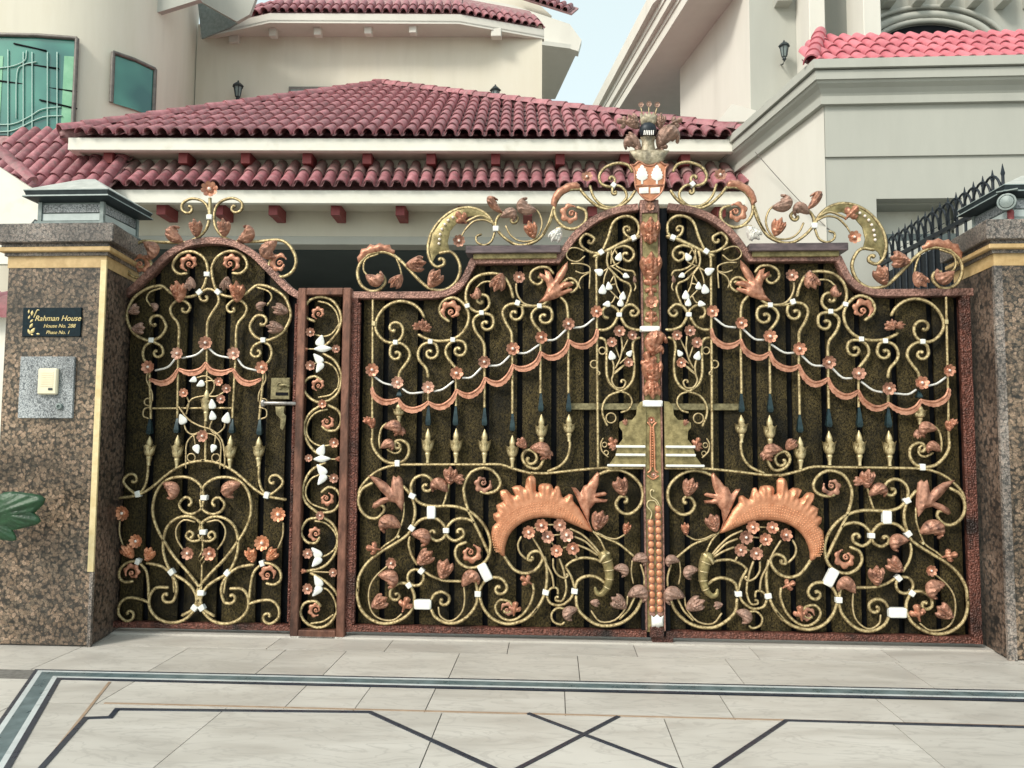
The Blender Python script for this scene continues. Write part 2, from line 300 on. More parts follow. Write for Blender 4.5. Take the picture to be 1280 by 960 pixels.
def pillowv(poly, bulge, thick, step, vein=None, dmax=None):
    """outline (x,z) -> a cushion-shaped cast plate facing -Y; y=0 is its back edge"""
    poly = [Vector(p[:2]) for p in poly]; xs = [p.x for p in poly]; zs = [p.y for p in poly]
    inner = []; x = min(xs); row = 0
    z = min(zs) + step * .5
    while z < max(zs):
        x = min(xs) + (step * .5 if row % 2 else 0)
        while x < max(xs):
            q = Vector((x + random.uniform(-.1, .1) * step, z))
            if inside(q, poly):
                d = edgedist(q, poly)
                if d > step * .4: inner.append((q, d))
            x += step
        z += step * .87; row += 1
    dm = dmax or max([d for _, d in inner] + [step]); n = len(poly)
    pts = poly + [q for q, _ in inner]
    edges = [(i, (i + 1) % n) for i in range(n)]
    vv, _, ff, ov, _, _ = delaunay_2d_cdt(pts, edges, [list(range(n))], 1, 1e-6)
    vs = []; bnd = []
    for k, p in enumerate(vv):
        p = Vector(p); i = ov[k][0] if ov[k] else 0
        d = 0 if i < n else inner[i - n][1]
        h = bulge * math.sqrt(min(1, d / dm)) if d else 0
        if vein and d: h += vein(p.x, p.y, d / dm)
        vs.append((p.x, -thick - h, p.y))
    fs = [tuple(f) for f in ff]; m = len(vs)
    idx = {}
    for k in range(m):
        if ov[k] and ov[k][0] < n: idx[ov[k][0]] = k
    for i in range(n):
        if i in idx: vs.append((vv[idx[i]][0], 0, vv[idx[i]][1])); bnd.append((i, len(vs) - 1))
    mp = dict(bnd)
    for i in range(n):
        j = (i + 1) % n
        if i in mp and j in mp: fs.append((idx[i], idx[j], mp[j], mp[i]))
    fs.append(tuple(k for _, k in bnd)); return vs, fs
def text_lines(name, body, size, loc, rotx, mat, parent, shear=0.0, ext=.0015, align='CENTER'):
    cu = bpy.data.curves.new(name, 'FONT'); cu.body = body; cu.size = size; cu.extrude = ext; cu.align_x = align; cu.shear = shear
    o = bpy.data.objects.new(name, cu); col.objects.link(o); dg = bpy.context.evaluated_depsgraph_get(); dg.update()
    me = bpy.data.meshes.new_from_object(o.evaluated_get(dg)); col.objects.unlink(o); bpy.data.objects.remove(o)
    me.materials.clear(); me.materials.append(mat)
    t = bpy.data.objects.new(name, me); link(t, parent, loc); t.rotation_euler = (R_(90), 0, 0); return t
# ------------------------------------------------------------------ shared cast ornaments (unit size, facing -Y)
def flower_mesh(mat, n=8):
    vs, fs = [], []; NT = n * 6; prof = [(.0, -.30), (.2, -.34), (.33, -.30), (.42, -.14), (.62, -.20), (.82, -.36), (1., -.44)]
    for i, (r, y) in enumerate(prof):
        for j in range(NT):
            a = 2 * math.pi * j / NT; l = abs(math.cos(n * a / 2)); q = r / 1.
            rr = r * (1 - .2 * q * q * (1 - l ** .6)); yy = y + .16 * q * q * (1 - l) - .02 * q
            vs.append((rr * math.cos(a), yy, rr * math.sin(a)))
    for j in range(NT): vs.append((.9 * (1 - .2 * (1 - abs(math.cos(n * math.pi * j / NT)) ** .6)) * math.cos(2 * math.pi * j / NT), -.30, .9 * (1 - .2 * (1 - abs(math.cos(n * math.pi * j / NT)) ** .6)) * math.sin(2 * math.pi * j / NT)))
    for j in range(NT): vs.append((.3 * math.cos(2 * math.pi * j / NT), .1, .3 * math.sin(2 * math.pi * j / NT)))
    for i in range(len(prof) + 1):
        for j in range(NT): fs.append((i * NT + j, i * NT + (j + 1) % NT, (i + 1) * NT + (j + 1) % NT, (i + 1) * NT + j))
    return mesh('flower', vs, fs, mat, 60)
def bead_mesh(mat, r=.2, y=-.42):
    vs, fs = lathev([(r * math.sin(math.pi * (i + .04) / 6.08), -r * math.cos(math.pi * (i + .04) / 6.08)) for i in range(7)], 10)
    return mesh('bead', [(a, b + y, c) for a, b, c in vs], fs, mat, 60)
FLOWER = {m: flower_mesh(m) for m in (copper, dustycopper)}
VAR = [FLOWER[copper], FLOWER[dustycopper], flower_mesh(copper, 7), flower_mesh(copperpale, 8)]
ROSE = flower_mesh(copperbright, 10)
BEAD = bead_mesh(pearl)
def smooth_poly(pts, k=3):
    P = [Vector(p) for p in pts]; n = len(P); out = []
    for i in range(n):
        a, b, c, d = P[i - 1], P[i], P[(i + 1) % n], P[(i + 2) % n]
        for j in range(k):
            t = j / k; out.append(.5 * ((2 * b) + (c - a) * t + (2 * a - 5 * b + 4 * c - d) * t * t + (3 * b - 3 * c + d - a) * t ** 3))
    return out
TUL = [(-.05, 0), (-.2, .14), (-.33, .38), (-.4, .66), (-.3, .86), (-.2, .8), (-.12, .86), (0, 1.02), (.12, .86), (.2, .8), (.3, .88), (.4, .66), (.33, .38), (.2, .14), (.05, 0)]
HOOD = [(-.04, 0), (-.24, .2), (-.38, .5), (-.3, .84), (-.02, 1.0), (.24, .96), (.42, .82), (.52, .6), (.4, .58), (.34, .66), (.3, .52), (.22, .5), (.16, .28), (.06, .05)]
TREF = [(-.05, 0), (-.1, .25), (-.34, .3), (-.46, .5), (-.36, .66), (-.18, .6), (-.22, .86), (0, 1.0), (.2, .88), (.16, .62), (.36, .68), (.46, .5), (.34, .32), (.1, .25), (.05, 0)]
HEART = [(-.03, 0), (-.3, .06), (-.4, .3), (-.28, .62), (0, 1.0), (.28, .62), (.4, .3), (.3, .06), (.03, 0)]
LENS = [(0, 0), (-.14, .25), (-.2, .5), (-.12, .78), (0, 1), (.12, .78), (.2, .5), (.14, .25)]
CRESC = [(-.05, .5), (-.2, .12), (-.52, .0), (-.3, .3), (-.26, .5), (-.3, .7), (-.52, 1.), (-.2, .88)]
def bud_mesh(name, out, mat, bulge=.2, curl=.22, veins=5, vd=.03):
    vein = (lambda x, z, d: vd * math.cos(x * 2 * math.pi * veins / max(.25, .75 * (.35 + z)))) if veins else None
    vs, fs = pillowv(smooth_poly(out, 3), bulge, .04, .075, vein)
    vs = [(x, y - curl * max(0, z) ** 2 + .1 * abs(x), z) for x, y, z in vs]
    return mesh(name, vs, fs, mat, 70)
BUD = {}
def bud_get(kind, mat):
    if (kind, mat.name) not in BUD:
        o, b, c, v, vd = dict(t=(TUL, .30, .26, 5, .06), h=(HOOD, .30, .16, 4, .055), f=(TREF, .2, .16, 3, .05), w=(HEART, .08, .05, 0, 0), g=([(x * 1.5, z) for x, z in HEART], .05, -.12, 3, .018), l=(LENS, .08, 0, 0, 0), c=(CRESC, .06, 0, 0, 0))[kind]
        BUD[(kind, mat.name)] = bud_mesh('leaf', o, mat, b, c, v, vd)
    return BUD[(kind, mat.name)]
def acanthus_mesh(mat):
    pts_o, pts_i = [], []
    N = 40
    for i in range(N + 1):
        t = i / N; a = R_(-60 + 330 * t); w = .14 + .75 * math.sin(math.pi * min(1, t * 1.02)) ** .8 * (.45 + .55 * t)
        r = .28 + .42 * t; lob = .58 + .42 * abs(math.sin(t * math.pi * 6.5))
        pts_i.append((r * math.cos(a), r * math.sin(a))); ro = r + w * lob; pts_o.append((ro * math.cos(a), ro * math.sin(a)))
    vs, fs = pillowv([Vector(p) for p in pts_i + pts_o[::-1]], .14, .05, .11)
    sp = [Vector((.28 * (1 - .55 * k / 10) * math.cos(R_(-60 - 30 * k)), -.1, .28 * (1 - .55 * k / 10) * math.sin(R_(-60 - 30 * k)))) for k in range(13)]
    v2, f2 = tubev(sp, .085, rl=[1 + .03 * k for k in range(13)]); n = len(vs)
    return mesh('acanthus_curl', vs + [tuple(v) for v in v2], fs + [tuple(k + n for k in f) for f in f2], mat, 60)
ACAN = {m: acanthus_mesh(m) for m in (copper, dustycopper)}
def cube_mesh(mat):
    vs, fs = boxv(-.5, .5, -.5, .5, -.5, .5); me = mesh('collar', vs, fs, mat)
    bm = bmesh.new(); bm.from_mesh(me); bmesh.ops.bevel(bm, geom=bm.edges[:], offset=.09, segments=1, affect='EDGES'); bm.to_mesh(me); bm.free(); return me
COLLAR = {m: cube_mesh(m) for m in (white_m, palegold)}
fp = [(.02, 0), (.10, .02), (.085, .1), (.12, .2), (.16, .27), (.14, .30), (.15, .33), (.22, .37), (.27, .46), (.25, .55), (.30, .63), (.33, .67), (.2, .64), (.14, .66), (.16, .72), (.17, .78), (.13, .86), (.06, .95), (.02, 1.)]
vs, fs = lathev(fp, 16, lambda i, a: (.05 * (math.cos(4 * a)) * (1 if 9 <= i <= 11 else .3 if i == 8 else 0), .05 * math.cos(4 * a) if i in (10, 11) else 0))
FINIAL = mesh('finial', vs, fs, palegold, 50)
vs, fs = lathev([(.04, 0), (.16, .04), (.22, .14), (.2, .28), (.06, .97), (.03, 1)], 4); DROP = mesh('spear_drop', vs, fs, darkdrop, 30)

# ------------------------------------------------------------------ tracing state: zoom origin, scale, mirror axis, parent
ZO = [0., 0., 1.]; MIR = None; PAR = None
def Z(ox, oy, s): ZO[:] = [ox, oy, s]
def W3(x, y, Y):
    p = at(ZO[0] + x / ZO[2], ZO[1] + y / ZO[2], Y)
    if MIR is not None: p.x = 2 * MIR - p.x
    return p
def parse(s):
    tk = s.split(); pts = []; st = en = None
    for i, t in enumerate(tk):
        if t[0] == '*':
            v = [float(q) for q in t[1:].split(',')]
            if pts: en = v
            else: st = v
        else: a, b = t.split(','); pts.append(Vector((float(a), float(b))))
    def spir(p, q, e):
        c = Vector(e[:2]); turns = e[2] if len(e) > 2 else .9; d = p - c; r0 = d.length; a0 = math.atan2(d.y, d.x); tg = p - q
        sg = 1 if d.x * tg.y - d.y * tg.x > 0 else -1; n = max(3, int(turns * 10)); o = []
        for k in range(1, n + 1):
            t = k / n; r = r0 * (1 - .82 * t ** .9) if turns > .5 else r0 * (1 - .5 * t); a = a0 + sg * t * turns * 2 * math.pi; o.append(c + Vector((math.cos(a), math.sin(a))) * r)
        return o
    if en: pts = pts + spir(pts[-1], pts[-2], en)
    if st: pts = spir(pts[0], pts[1], st)[::-1] + pts
    return pts, st, en
YB = -.062                                       # plane of the forged scrolls
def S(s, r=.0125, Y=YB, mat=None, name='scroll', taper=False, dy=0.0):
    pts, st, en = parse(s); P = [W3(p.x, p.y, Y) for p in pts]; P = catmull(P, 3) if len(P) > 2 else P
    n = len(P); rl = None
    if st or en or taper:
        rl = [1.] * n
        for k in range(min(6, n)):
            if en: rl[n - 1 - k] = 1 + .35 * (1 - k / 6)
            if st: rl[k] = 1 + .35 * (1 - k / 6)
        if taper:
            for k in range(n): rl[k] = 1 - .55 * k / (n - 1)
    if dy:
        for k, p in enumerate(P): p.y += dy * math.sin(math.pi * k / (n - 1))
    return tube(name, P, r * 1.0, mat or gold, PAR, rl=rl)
def T(s, r=.0062, Y=None): return S(s, r, YB - .006 if Y is None else Y, goldthin, 'stem')
def V(x, y0, y1, r=.0105, Y=YB, x1=None, mat=None, name='upright_bar'): return bar(name, W3(x, y0, Y), W3(x if x1 is None else x1, y1, Y), r, mat or gold, PAR)
def F(x, y, r=42, mat=None, Y=YB - .02, me=None):
    sc = r / ZO[2] * (Y + DIST) / FPX; a = random.uniform(0, 6.28)
    M3 = Matrix.Rotation(a, 3, 'Y') @ Matrix.Rotation(random.uniform(-.25, .25), 3, 'X') @ Matrix.Scale(sc * random.uniform(.93, 1.06), 3)
    o = inst('flower', me or (FLOWER[mat] if mat and random.random() < .6 else random.choice(VAR)), W3(x, y, Y), M3, PAR); sub(o, 'bead', BEAD); return o
def L(bx, by, tx, ty, kind='t', mat=None, Y=YB - .012, flip=1, w=1.0, name='leaf'):
    b, t = W3(bx, by, Y), W3(tx, ty, Y); d = t - b; ln = d.length * random.uniform(.94, 1.06); d.normalize(); d = (Matrix.Rotation(random.uniform(-.13, .13), 3, 'Y') @ d); fl = flip * (-1 if MIR is not None else 1)
    X = Vector((d.z, 0, -d.x)) * ln * fl * w; M3 = Matrix((X, Vector((0, ln, 0)), d * ln)).transposed()
    return inst(name, bud_get(kind, mat or copper), b, M3, PAR)
def WLF(bx, by, tx, ty, kind='w', Y=YB - .02): return L(bx, by, tx, ty, kind, white_m, Y, name='leaf')
def A(x, y, r, ang=0, flip=1, mat=None, Y=YB - .004):
    sc = 1.12 * r / ZO[2] * (Y + DIST) / FPX; fl = flip * (-1 if MIR is not None else 1)
    M3 = Matrix.Diagonal((fl, 1, 1)) @ Matrix.Rotation(R_(ang), 3, 'Y') @ Matrix.Scale(sc, 3)
    return inst('acanthus_curl', ACAN[mat or copper], W3(x, y, Y), M3, PAR)
def K(x, y, w=32, h=32, ang=0, Y=YB, mat=None, dp=.042):
    k = (Y + DIST) / FPX / ZO[2]; an = R_(ang) * (-1 if MIR is not None else 1)
    M3 = Matrix.Rotation(an, 3, 'Y') @ Matrix.Diagonal((w * k, dp, h * k))
    return inst('collar', COLLAR[mat or white_m], W3(x, y, Y), M3, PAR)
def RING(x, y, r, rt=.006, Y=YB, mat=None):
    P = [W3(x + r * math.cos(a * math.pi / 9), y + r * math.sin(a * math.pi / 9), Y) for a in range(19)]
    return tube('ring', P, rt, mat or goldthin, PAR, round_ends=False)
def FIN(x, y0, y1, Y=YB, x0=None):               # y0 top, y1 bottom
    b, t = W3(x, y1, Y), W3(x if x0 is None else x0, y0, Y); h = (t - b).length
    return inst('finial', FINIAL, b, Matrix.Diagonal((.145, .145, h)), PAR)
def DRP(x, y0, y1, Y=YB):
    b, t = W3(x, y1, Y), W3(x, y0, Y); h = (t - b).length
    return inst('spear_drop', DROP, b, Matrix.Diagonal((.13, .13, h)) @ Matrix.Rotation(.785, 3, 'Z'), PAR)
def PLATE(name, s, mat, Y=YB, bulge=.02, th=.008, step=.016, vein=None, sm=0, par=None, dmax=None):
    pts = [tuple(float(q) for q in t.split(',')) for t in s.split()]; P = [W3(x, y, Y) for x, y in pts]
    po = [Vector((p.x, p.z)) for p in P]
    if sm: po = smooth_poly(po, sm)
    vs, fs = pillowv(po, bulge, th, step, vein, dmax); return mk(name, [(a, b + Y, c) for a, b, c in vs], fs, mat, par or PAR, 60)
def fan_vein(bx, by, n=9, amp=.004, Y=YB):       # ridges fanning out from the leaf's root
    b = W3(bx, by, Y)
    return lambda x, z, d: amp * math.cos(n * math.atan2(z - b.z, x - b.x) * 2.2)
def SWAG(s):
    pts, _, _ = parse(s); Y = YB - .016; P = catmull([W3(p.x, p.y, Y) for p in pts], 5); n = len(P)
    o = tube('swag', P, .0095, copper, PAR, rl=[.7 + .4 * math.sin(math.pi * i / (n - 1)) for i in range(n)])
    up_, dn = [], []
    for i, p in enumerate(P):
        t = (P[min(n - 1, i + 1)] - P[max(0, i - 1)]).normalized(); nn = Vector((t.z, 0, -t.x))
        if nn.z > 0: nn = -nn
        w = .012 + .022 * math.sin(math.pi * i / (n - 1)); up_.append(p); dn.append(p + nn * (w + .006 * abs(math.sin(i * 1.45))))
    vs, fs = [], []
    for i in range(n):
        for q, yy in ((up_[i], -.003), (dn[i], -.006), (dn[i], .002), (up_[i], .004)): vs.append(q + Vector((0, yy, 0)))
    for i in range(n - 1):
        for j in range(4): fs.append((i * 4 + j, i * 4 + (j + 1) % 4, i * 4 + 4 + (j + 1) % 4, i * 4 + 4 + j))
    fs += [(0, 1, 2, 3), tuple(range(4 * n - 4, 4 * n))]; mk('fringe', vs, fs, copper, o, 30)
def CHAIN(s): return S(s, .0075, YB - .012, silver, 'garland_rod')
def boards(edges_px, ypx, top, zbot, Y=0.0, par=None):
    """fluted cladding: one board per pair of edge pixels, its top cut to the frame curve"""
    def tz(x):
        for a, b in zip(top, top[1:]):
            lo, hi = (a, b) if a.x <= b.x else (b, a)
            if lo.x <= x <= hi.x and hi.x - lo.x > 1e-6: return lo.z + (hi.z - lo.z) * (x - lo.x) / (hi.x - lo.x)
        return min(p.z for p in (top[0], top[-1]))
    for e0, e1 in edges_px:
        a, b = W3(e0, ypx, Y).x, W3(e1, ypx, Y).x
        if a > b: a, b = b, a
        n = max(2, int((b - a) / .03)); xs = [a + (b - a) * i / n for i in range(n + 1)]; j = random.uniform(-.003, .003)
        vs, fs = [], []
        for x in xs:
            w = .004 * math.cos((x - (a + b) / 2) / (b - a) * math.pi)      # slight camber
            e = x in (xs[0], xs[-1])
            for z in (zbot, tz(x) - .004): vs += [(x, Y - .010 - w + j + (.006 if e else 0), z), (x, Y + .012, z)]
        for i in range(n):
            o = i * 4; q = o + 4
            fs += [(o, q, q + 2, o + 2), (o + 1, o + 3, q + 3, q + 1), (o + 2, q + 2, q + 3, o + 3), (o, o + 1, q + 1, q)]
        fs += [(0, 2, 3, 1), (4 * n, 4 * n + 1, 4 * n + 3, 4 * n + 2)]
        mk('board', vs, fs, board_m, par or PAR, 60)
def backing(top, zbot, x0, x1, Y, par=None):
    t = sorted(((p.x, p.z) for p in top), key=lambda q: q[0]); t = [q for q in t if x0 <= q[0] <= x1]
    tl = [(x0, t[0][1])] + t + [(x1, t[-1][1])]; poly = [(x0, zbot)] + tl + [(x1, zbot)]
    slab('backing_sheet', [(a, Y, b) for a, b in poly[::-1]], .006, black_m, par or PAR)
RECT = [(1, .85), (.85, 1), (-.85, 1), (-1, .85), (-1, -.85), (-.85, -1), (.85, -1), (1, -.85)]
def RAIL(name, P, hw, hd, mat, par=None): return tube(name, P, hw, mat, par or PAR, hd=hd, miter=True, round_ends=False, sect=RECT)

# ------------------------------------------------------------------ driveway gate leaf, traced once, mirrored for its twin
XC = 0.12695565 * DIST
ZB = at(560, 790.5, -.03).z
def leaf_half(parent, mirror):
    global MIR, PAR
    MIR = XC if mirror else None; PAR = parent
    # frame
    Z(0, 0, 1); YF = -.03
    q1 = catmull([W3(*p, YF) for p in [(540, 370), (556, 368), (570, 362), (581, 351), (588, 337), (592, 328)]], 4)
    q2 = catmull([W3(*p, YF) for p in [(697, 326), (703, 318), (719, 296), (741, 277.5), (767.5, 265.5), (797, 260.5)]], 4)
    top = [W3(437, 370, YF)] + q1 + [W3(594, 327, YF)] + q2
    RAIL('top_rail', top, .028, .045, frame_m)
    xs = W3(441.5, 560, YF).x; xm = W3(806, 560, YF).x; sg = -1 if mirror else 1
    zt = W3(437, 370, YF).z
    RAIL('hinge_stile', [Vector((xs, YF, ZB)), Vector((xs, YF, zt - .02))], .030, .043, frame_red)
    tube('rope_moulding', [Vector((xs + sg * .036, YF - .03, ZB + .06)), Vector((xs + sg * .036, YF - .03, zt - .06))], .012, frame_red, PAR, round_ends=False)
    RAIL('meeting_stile', [Vector((xm, YF, ZB)), Vector((xm, YF, W3(800, 262, YF).z))], .035, .030, black_m)
    RAIL('bottom_rail', [Vector((xs - sg * .03, YF - .004, ZB + .024)), Vector((xm, YF - .004, ZB + .024))], .024, .036, frame_red)
    backing(top, ZB + .04, min(xs, xm), max(xs, xm), .03)
    gr = [451, 483, 525.6, 568, 609, 650, 692.5, 733, 776, 803]
    boards([(a + 3.4, b - 3.4) for a, b in zip(gr, gr[1:])], 430, top, ZB + .05)
    # ledge over the shoulder
    Z(430, 230, 4.571)
    def lb(n, x0, y0, x1, y1, Y0, Y1, m):
        a, b = W3(x0, y0, Y0), W3(x1, y1, Y0); return box(n, a.x, b.x, Y0, Y1, a.z, b.z, m, PAR, .004)
    lb('ledge_slab', 695, 352, 1238, 390, -.13, .04, ledge_m); lb('ledge_band', 738, 391, 1216, 424, -.095, .03, brass)
    # --- upper scrolls (region A)
    Z(430, 280, 5.333)
    V(193, 505, 1455, .0095, x1=189)
    K(200, 665, 26, 34, mat=palegold)
    S('535,620 505,570 450,530 370,515 290,545 235,605 210,680 230,740 280,785 345,790 385,755 395,705 *335,700,.8'); K(345, 790)
    L(515, 700, 590, 680, 't', dustycopper); L(520, 690, 455, 680, 't', dustycopper); L(525, 715, 535, 640, 't', dustycopper)
    S('*352,868,.9 308,850 322,808 375,795 425,830 440,880 415,930 375,985 365,1030')
    S('*577,860,.9 626,845 612,805 575,790 520,810 495,860 505,910 550,965 562,1020'); K(577, 785)
    S('*765,842,.9 814,830 800,790 750,778 700,800 678,845 690,890 740,955 748,985'); K(727, 773)
    S('*947,668,.9 997,650 985,612 935,598 885,615 862,655 880,720 925,780 937,830 937,905'); K(918, 593)
    S('*1140,600,.9 1192,585 1180,545 1130,532 1080,550 1058,595 1080,660 1115,720 1120,770 1122,830'); K(1157, 528, 34, 36, 20)
    S('700,650 650,610 638,560 670,510 735,492 795,530 832,600 820,680 770,745 690,778 600,778 540,760 498,738', taper=False); K(823, 547, 34, 30, -15)
    A(715, 588, 62, 40)
    S('1128,490 1105,410 1060,350 990,330 900,345 835,400 812,480 830,545 880,585 935,580 970,540 960,490 *915,512,.8')
    S('1010,385 930,388 880,430', .008); L(885, 420, 890, 505, 'h', dustycopper)
    L(1055, 330, 1020, 460, 't', dustycopper); L(1045, 400, 1050, 325, 'f', coppergrey)
    F(1166, 357, 42)
    T('1150,400 1148,440 1165,490 1200,530 1250,545 1300,543', .0085)
    # --- palmette on the shoulder
    Z(640, 280, 5.333)
    S('35,545 80,545 150,548 200,540 240,510')
    S('275,330 240,292 180,290 130,320 122,370 160,402 *180,365,.6', .011); S('325,400 380,362 425,380 438,420 400,455 *405,415,.5', .011)
    PLATE('palmette', '175,525 215,480 235,425 225,385 180,350 185,325 225,345 215,305 250,318 280,375 300,330 335,285 372,250 372,300 345,360 315,400 350,385 395,390 410,410 350,430 330,445 395,430 405,445 350,470 300,495 240,515', copper, YB - .005, .03, .01, .017, fan_vein(180, 530, 10, .006))
    S('*215,622,.9 268,600 250,562 190,552 145,580 130,620 150,670 185,710 193,740'); K(183, 548)
    S('325,488 360,530 372,590 373,670', .0115)
    T('485,215 440,250 385,240 362,205 385,165 430,160 480,180'); T('395,265 460,265 515,285 520,330 515,430'); T('425,315 470,330 518,320'); T('515,325 465,355 445,400 455,430')
    # --- garland
    Z(430, 440, 5.333)
    for x, y in ((190, 120), (358, 203), (563, 238), (750, 145), (938, 67), (1125, -18)): F(x, y, 44)
    for s in ('205,165 260,205 325,222', '390,245 440,275 530,268', '600,262 660,248 730,195', '790,172 850,168 915,105', '965,92 1040,85 1105,25'): CHAIN(s)
    for s in ('190,235 210,285 265,320 320,320 362,308', '365,310 400,355 455,375 515,360 562,328', '562,330 610,352 660,350 715,310 748,250', '752,250 800,275 850,275 905,235 938,170', '942,170 990,195 1040,195 1090,150 1122,85'): SWAG(s)
    DRP(369, 248, 300); FIN(366, 335, 470)
    V(562, 260, 360); DRP(562, 345, 495); FIN(558, 510, 742)
    V(747, 180, 360); DRP(744, 345, 495); FIN(746, 510, 742)
    V(937, 100, 370); DRP(937, 360, 495); FIN(936, 515, 742)
    V(1123, 20, 410); DRP(1123, 398, 532); FIN(1122, 555, 772)
    V(190, 400, 590); L(190, 510, 185, 430, 't'); L(180, 480, 140, 435, 't')
    S('188,575 190,615 215,670 270,725 340,742 400,725 432,675 428,620 390,590 *365,625,.8'); K(357, 742, 34, 42)
    S('350,600 375,620 375,660 335,675 290,650', .009); S('240,640 235,580 250,510 285,475', .009)
    L(265, 500, 385, 500, 'h', dustycopper, flip=1); L(385, 500, 395, 560, 't', dustycopper); L(245, 640, 330, 590, 'h', dustycopper)
    L(1215, 640, 1165, 575, 't', dustycopper)
    Z(640, 280, 5.333)
    for x, y in ((193, 755), (378, 665), (565, 585)): F(x, y, 44)
    for s in ('35,860 100,858 180,805', '230,775 290,768 360,705', '410,692 480,682 548,628'): CHAIN(s)
    for s in ('7,938 50,955 110,945 160,910 188,850', '195,855 245,880 300,870 350,830 375,770', '383,775 430,800 490,800 545,760 565,700'): SWAG(s)
    V(562, 220, 1625, .0105, x1=574)
    Z(640, 440, 5.333)
    V(190, 590 - 850 + 200, 275); DRP(192, 262, 402); FIN(196, 415, 640)
    V(376, -160, 275); DRP(378, 262, 402)
    FIN(380, 415, 600); S('380,570 386,620 370,700 320,760 240,795', .011)
    S('215,660 210,720 175,775 120,770 80,735 70,690 95,655 *120,715,.9'); S('150,630 100,660 70,700', .008)
    L(120, 640, 250, 650, 'h', dustycopper); L(215, 640, 250, 715, 't', dustycopper); L(95, 640, 30, 580, 't', dustycopper)
    # --- middle rail
    Z(430, 570, 5.333)
    S('98,250 115,205 160,150 230,97 330,63 450,57 700,57 900,57 1040,57 1130,85 1260,120', .0105)
    Z(600, 570, 5.333); S('340,113 430,116 520,108 640,95 790,82 880,79 1100,80', .0105)
    # --- lower left scrollwork
    Z(430, 570, 5.333)
    S('190,180 120,222 97,300 120,370 170,412 225,412 262,375 *235,345,.35')
    PLATE('palmette', '388,368 345,312 300,302 255,325 205,352 188,340 200,310 240,285 285,270 245,232 205,180 160,128 230,145 285,180 315,215 320,165 330,130 350,145 365,130 388,150 398,220 402,300', dustycopper, YB - .005, .03, .01, .017, fan_vein(390, 370, 9, .006))
    S('395,200 430,240 460,290 475,370 460,450 430,520 330,590 230,650 150,720 100,810 92,900'); K(456, 266, 42, 36, 25); K(452, 480, 40, 36, 35)
    S('400,310 398,400 370,490 345,545 280,590 240,625', .0075); K(365, 535, 20, 20, 40, mat=palegold)
    L(378, 475, 245, 425, 'h', dustycopper, flip=-1); L(245, 625, 155, 605, 'f', copper)
    S('455,262 447,200 475,147 535,128 585,160 590,205 *548,203,.8'); S('470,280 500,310 545,328 600,335 680,333 750,338 820,360 880,400 940,470 975,560 972,640 945,700 890,738 830,745 770,712 742,655 758,600 815,575')
    A(845, 640, 58, 200, 1)
    L(690, 240, 600, 160, 'h', dustycopper, flip=-1); S('660,330 675,290 690,230 705,170', .009); L(705, 190, 715, 65, 't', dustycopper); L(720, 150, 805, 150, 't', dustycopper)
    S('965,650 920,550 870,450 825,350 800,250 806,180 850,108 930,80 1000,105 1042,170 1022,225 960,248 910,236'); A(930, 178, 54, 250, 1, dustycopper)
    K(583, 375, 56, 84)
    S('470,465 510,427 560,412 620,420 662,455 680,500 665,545 620,566 580,545 *598,515,.6'); S('870,445 845,428 790,415 735,427 695,465 682,510 700,545 740,565 785,545 *768,508,.7'); K(681, 496, 40, 34)
    L(450, 520, 580, 545, 'h', dustycopper); S('440,540 432,590 450,660 487,722', .011)
    L(490, 720, 600, 640, 't', dustycopper); L(650, 820, 680, 680, 't', dustycopper); L(790, 870, 880, 770, 'h', dustycopper)
    Z(430, 640, 5.333)
    S('92,510 90,560 110,640 160,700 230,737 300,742 370,722 430,680 462,625 470,560 450,505 432,482'); K(435, 487, 36, 36, -35); K(517, 392, 36, 40, 40)
    RING(478, 437, 54, .0115, mat=gold)
    S('430,478 370,475 318,508 308,560 *350,555,.8')
    S('385,680 330,720 250,715 190,670 165,580 175,490 220,420 290,360', .007, mat=goldthin); F(320, 338, 38, dustycopper)
    L(185, 635, 305, 570, 't', dustycopper); L(230, 420, 360, 460, 'h', dustycopper); L(390, 665, 420, 555, 'f', copper)
    S('535,395 590,430 660,455 720,460 780,462', .011)
    S('800,500 805,580 790,660 740,715 690,725 640,690 630,635', .007, mat=goldthin)
    K(526, 615, 112, 62); S('585,580 605,548 650,532 695,555 *660,590,.75'); S('582,650 610,700 680,738 760,735 830,690 880,620 890,545 880,470 868,430'); K(893, 545, 40, 38)
    S('905,570 930,640 990,710 1080,745 1170,732 1230,700 1290,640'); S('900,530 930,470 985,437 1050,445 1085,490 *1035,510,.85'); K(940, 400, 62, 118, -28)
    # --- horn of plenty
    Z(600, 640, 5.333)
    S('345,690 400,612 432,540 445,470 445,370 430,300'); K(438, 535, 42, 34, 12); K(630, 527, 42, 34, 5)
    S('160,290 185,330 230,385 300,410 370,385 412,330 415,285 380,260 335,275 318,312 *338,305,.5')
    T('350,170 400,250 440,340 480,420 492,500', .0085); T('275,165 253,215 265,270 305,312', .0085)
    S('352,480 358,540 320,640 250,708 180,720 120,680 103,625 140,585 195,598 *172,640,.5', .0105); A(180, 655, 42, 90, 1, dustycopper); L(225, 690, 245, 590, 'f', copper)
    L(345, 480, 265, 430, 'f', copper)
    S('450,535 480,505 515,510 520,545', .009); S('445,560 470,608 540,622 600,582 625,535', .0105); S('570,445 575,520 550,590 510,590 *517,575,.5', .009); T('530,312 555,380 568,440', .009); T('488,312 490,370 520,420 565,440 585,425 *578,420,.4', .008)
    S('570,365 610,330 680,305 760,312 805,330', .0105); S('572,368 608,430 630,500', .0105); T('635,285 648,310', .008)
    S('640,560 650,640 700,700 780,750 870,757 960,730 1040,660 1080,575'); S('635,510 650,460 700,430 770,430 845,480')
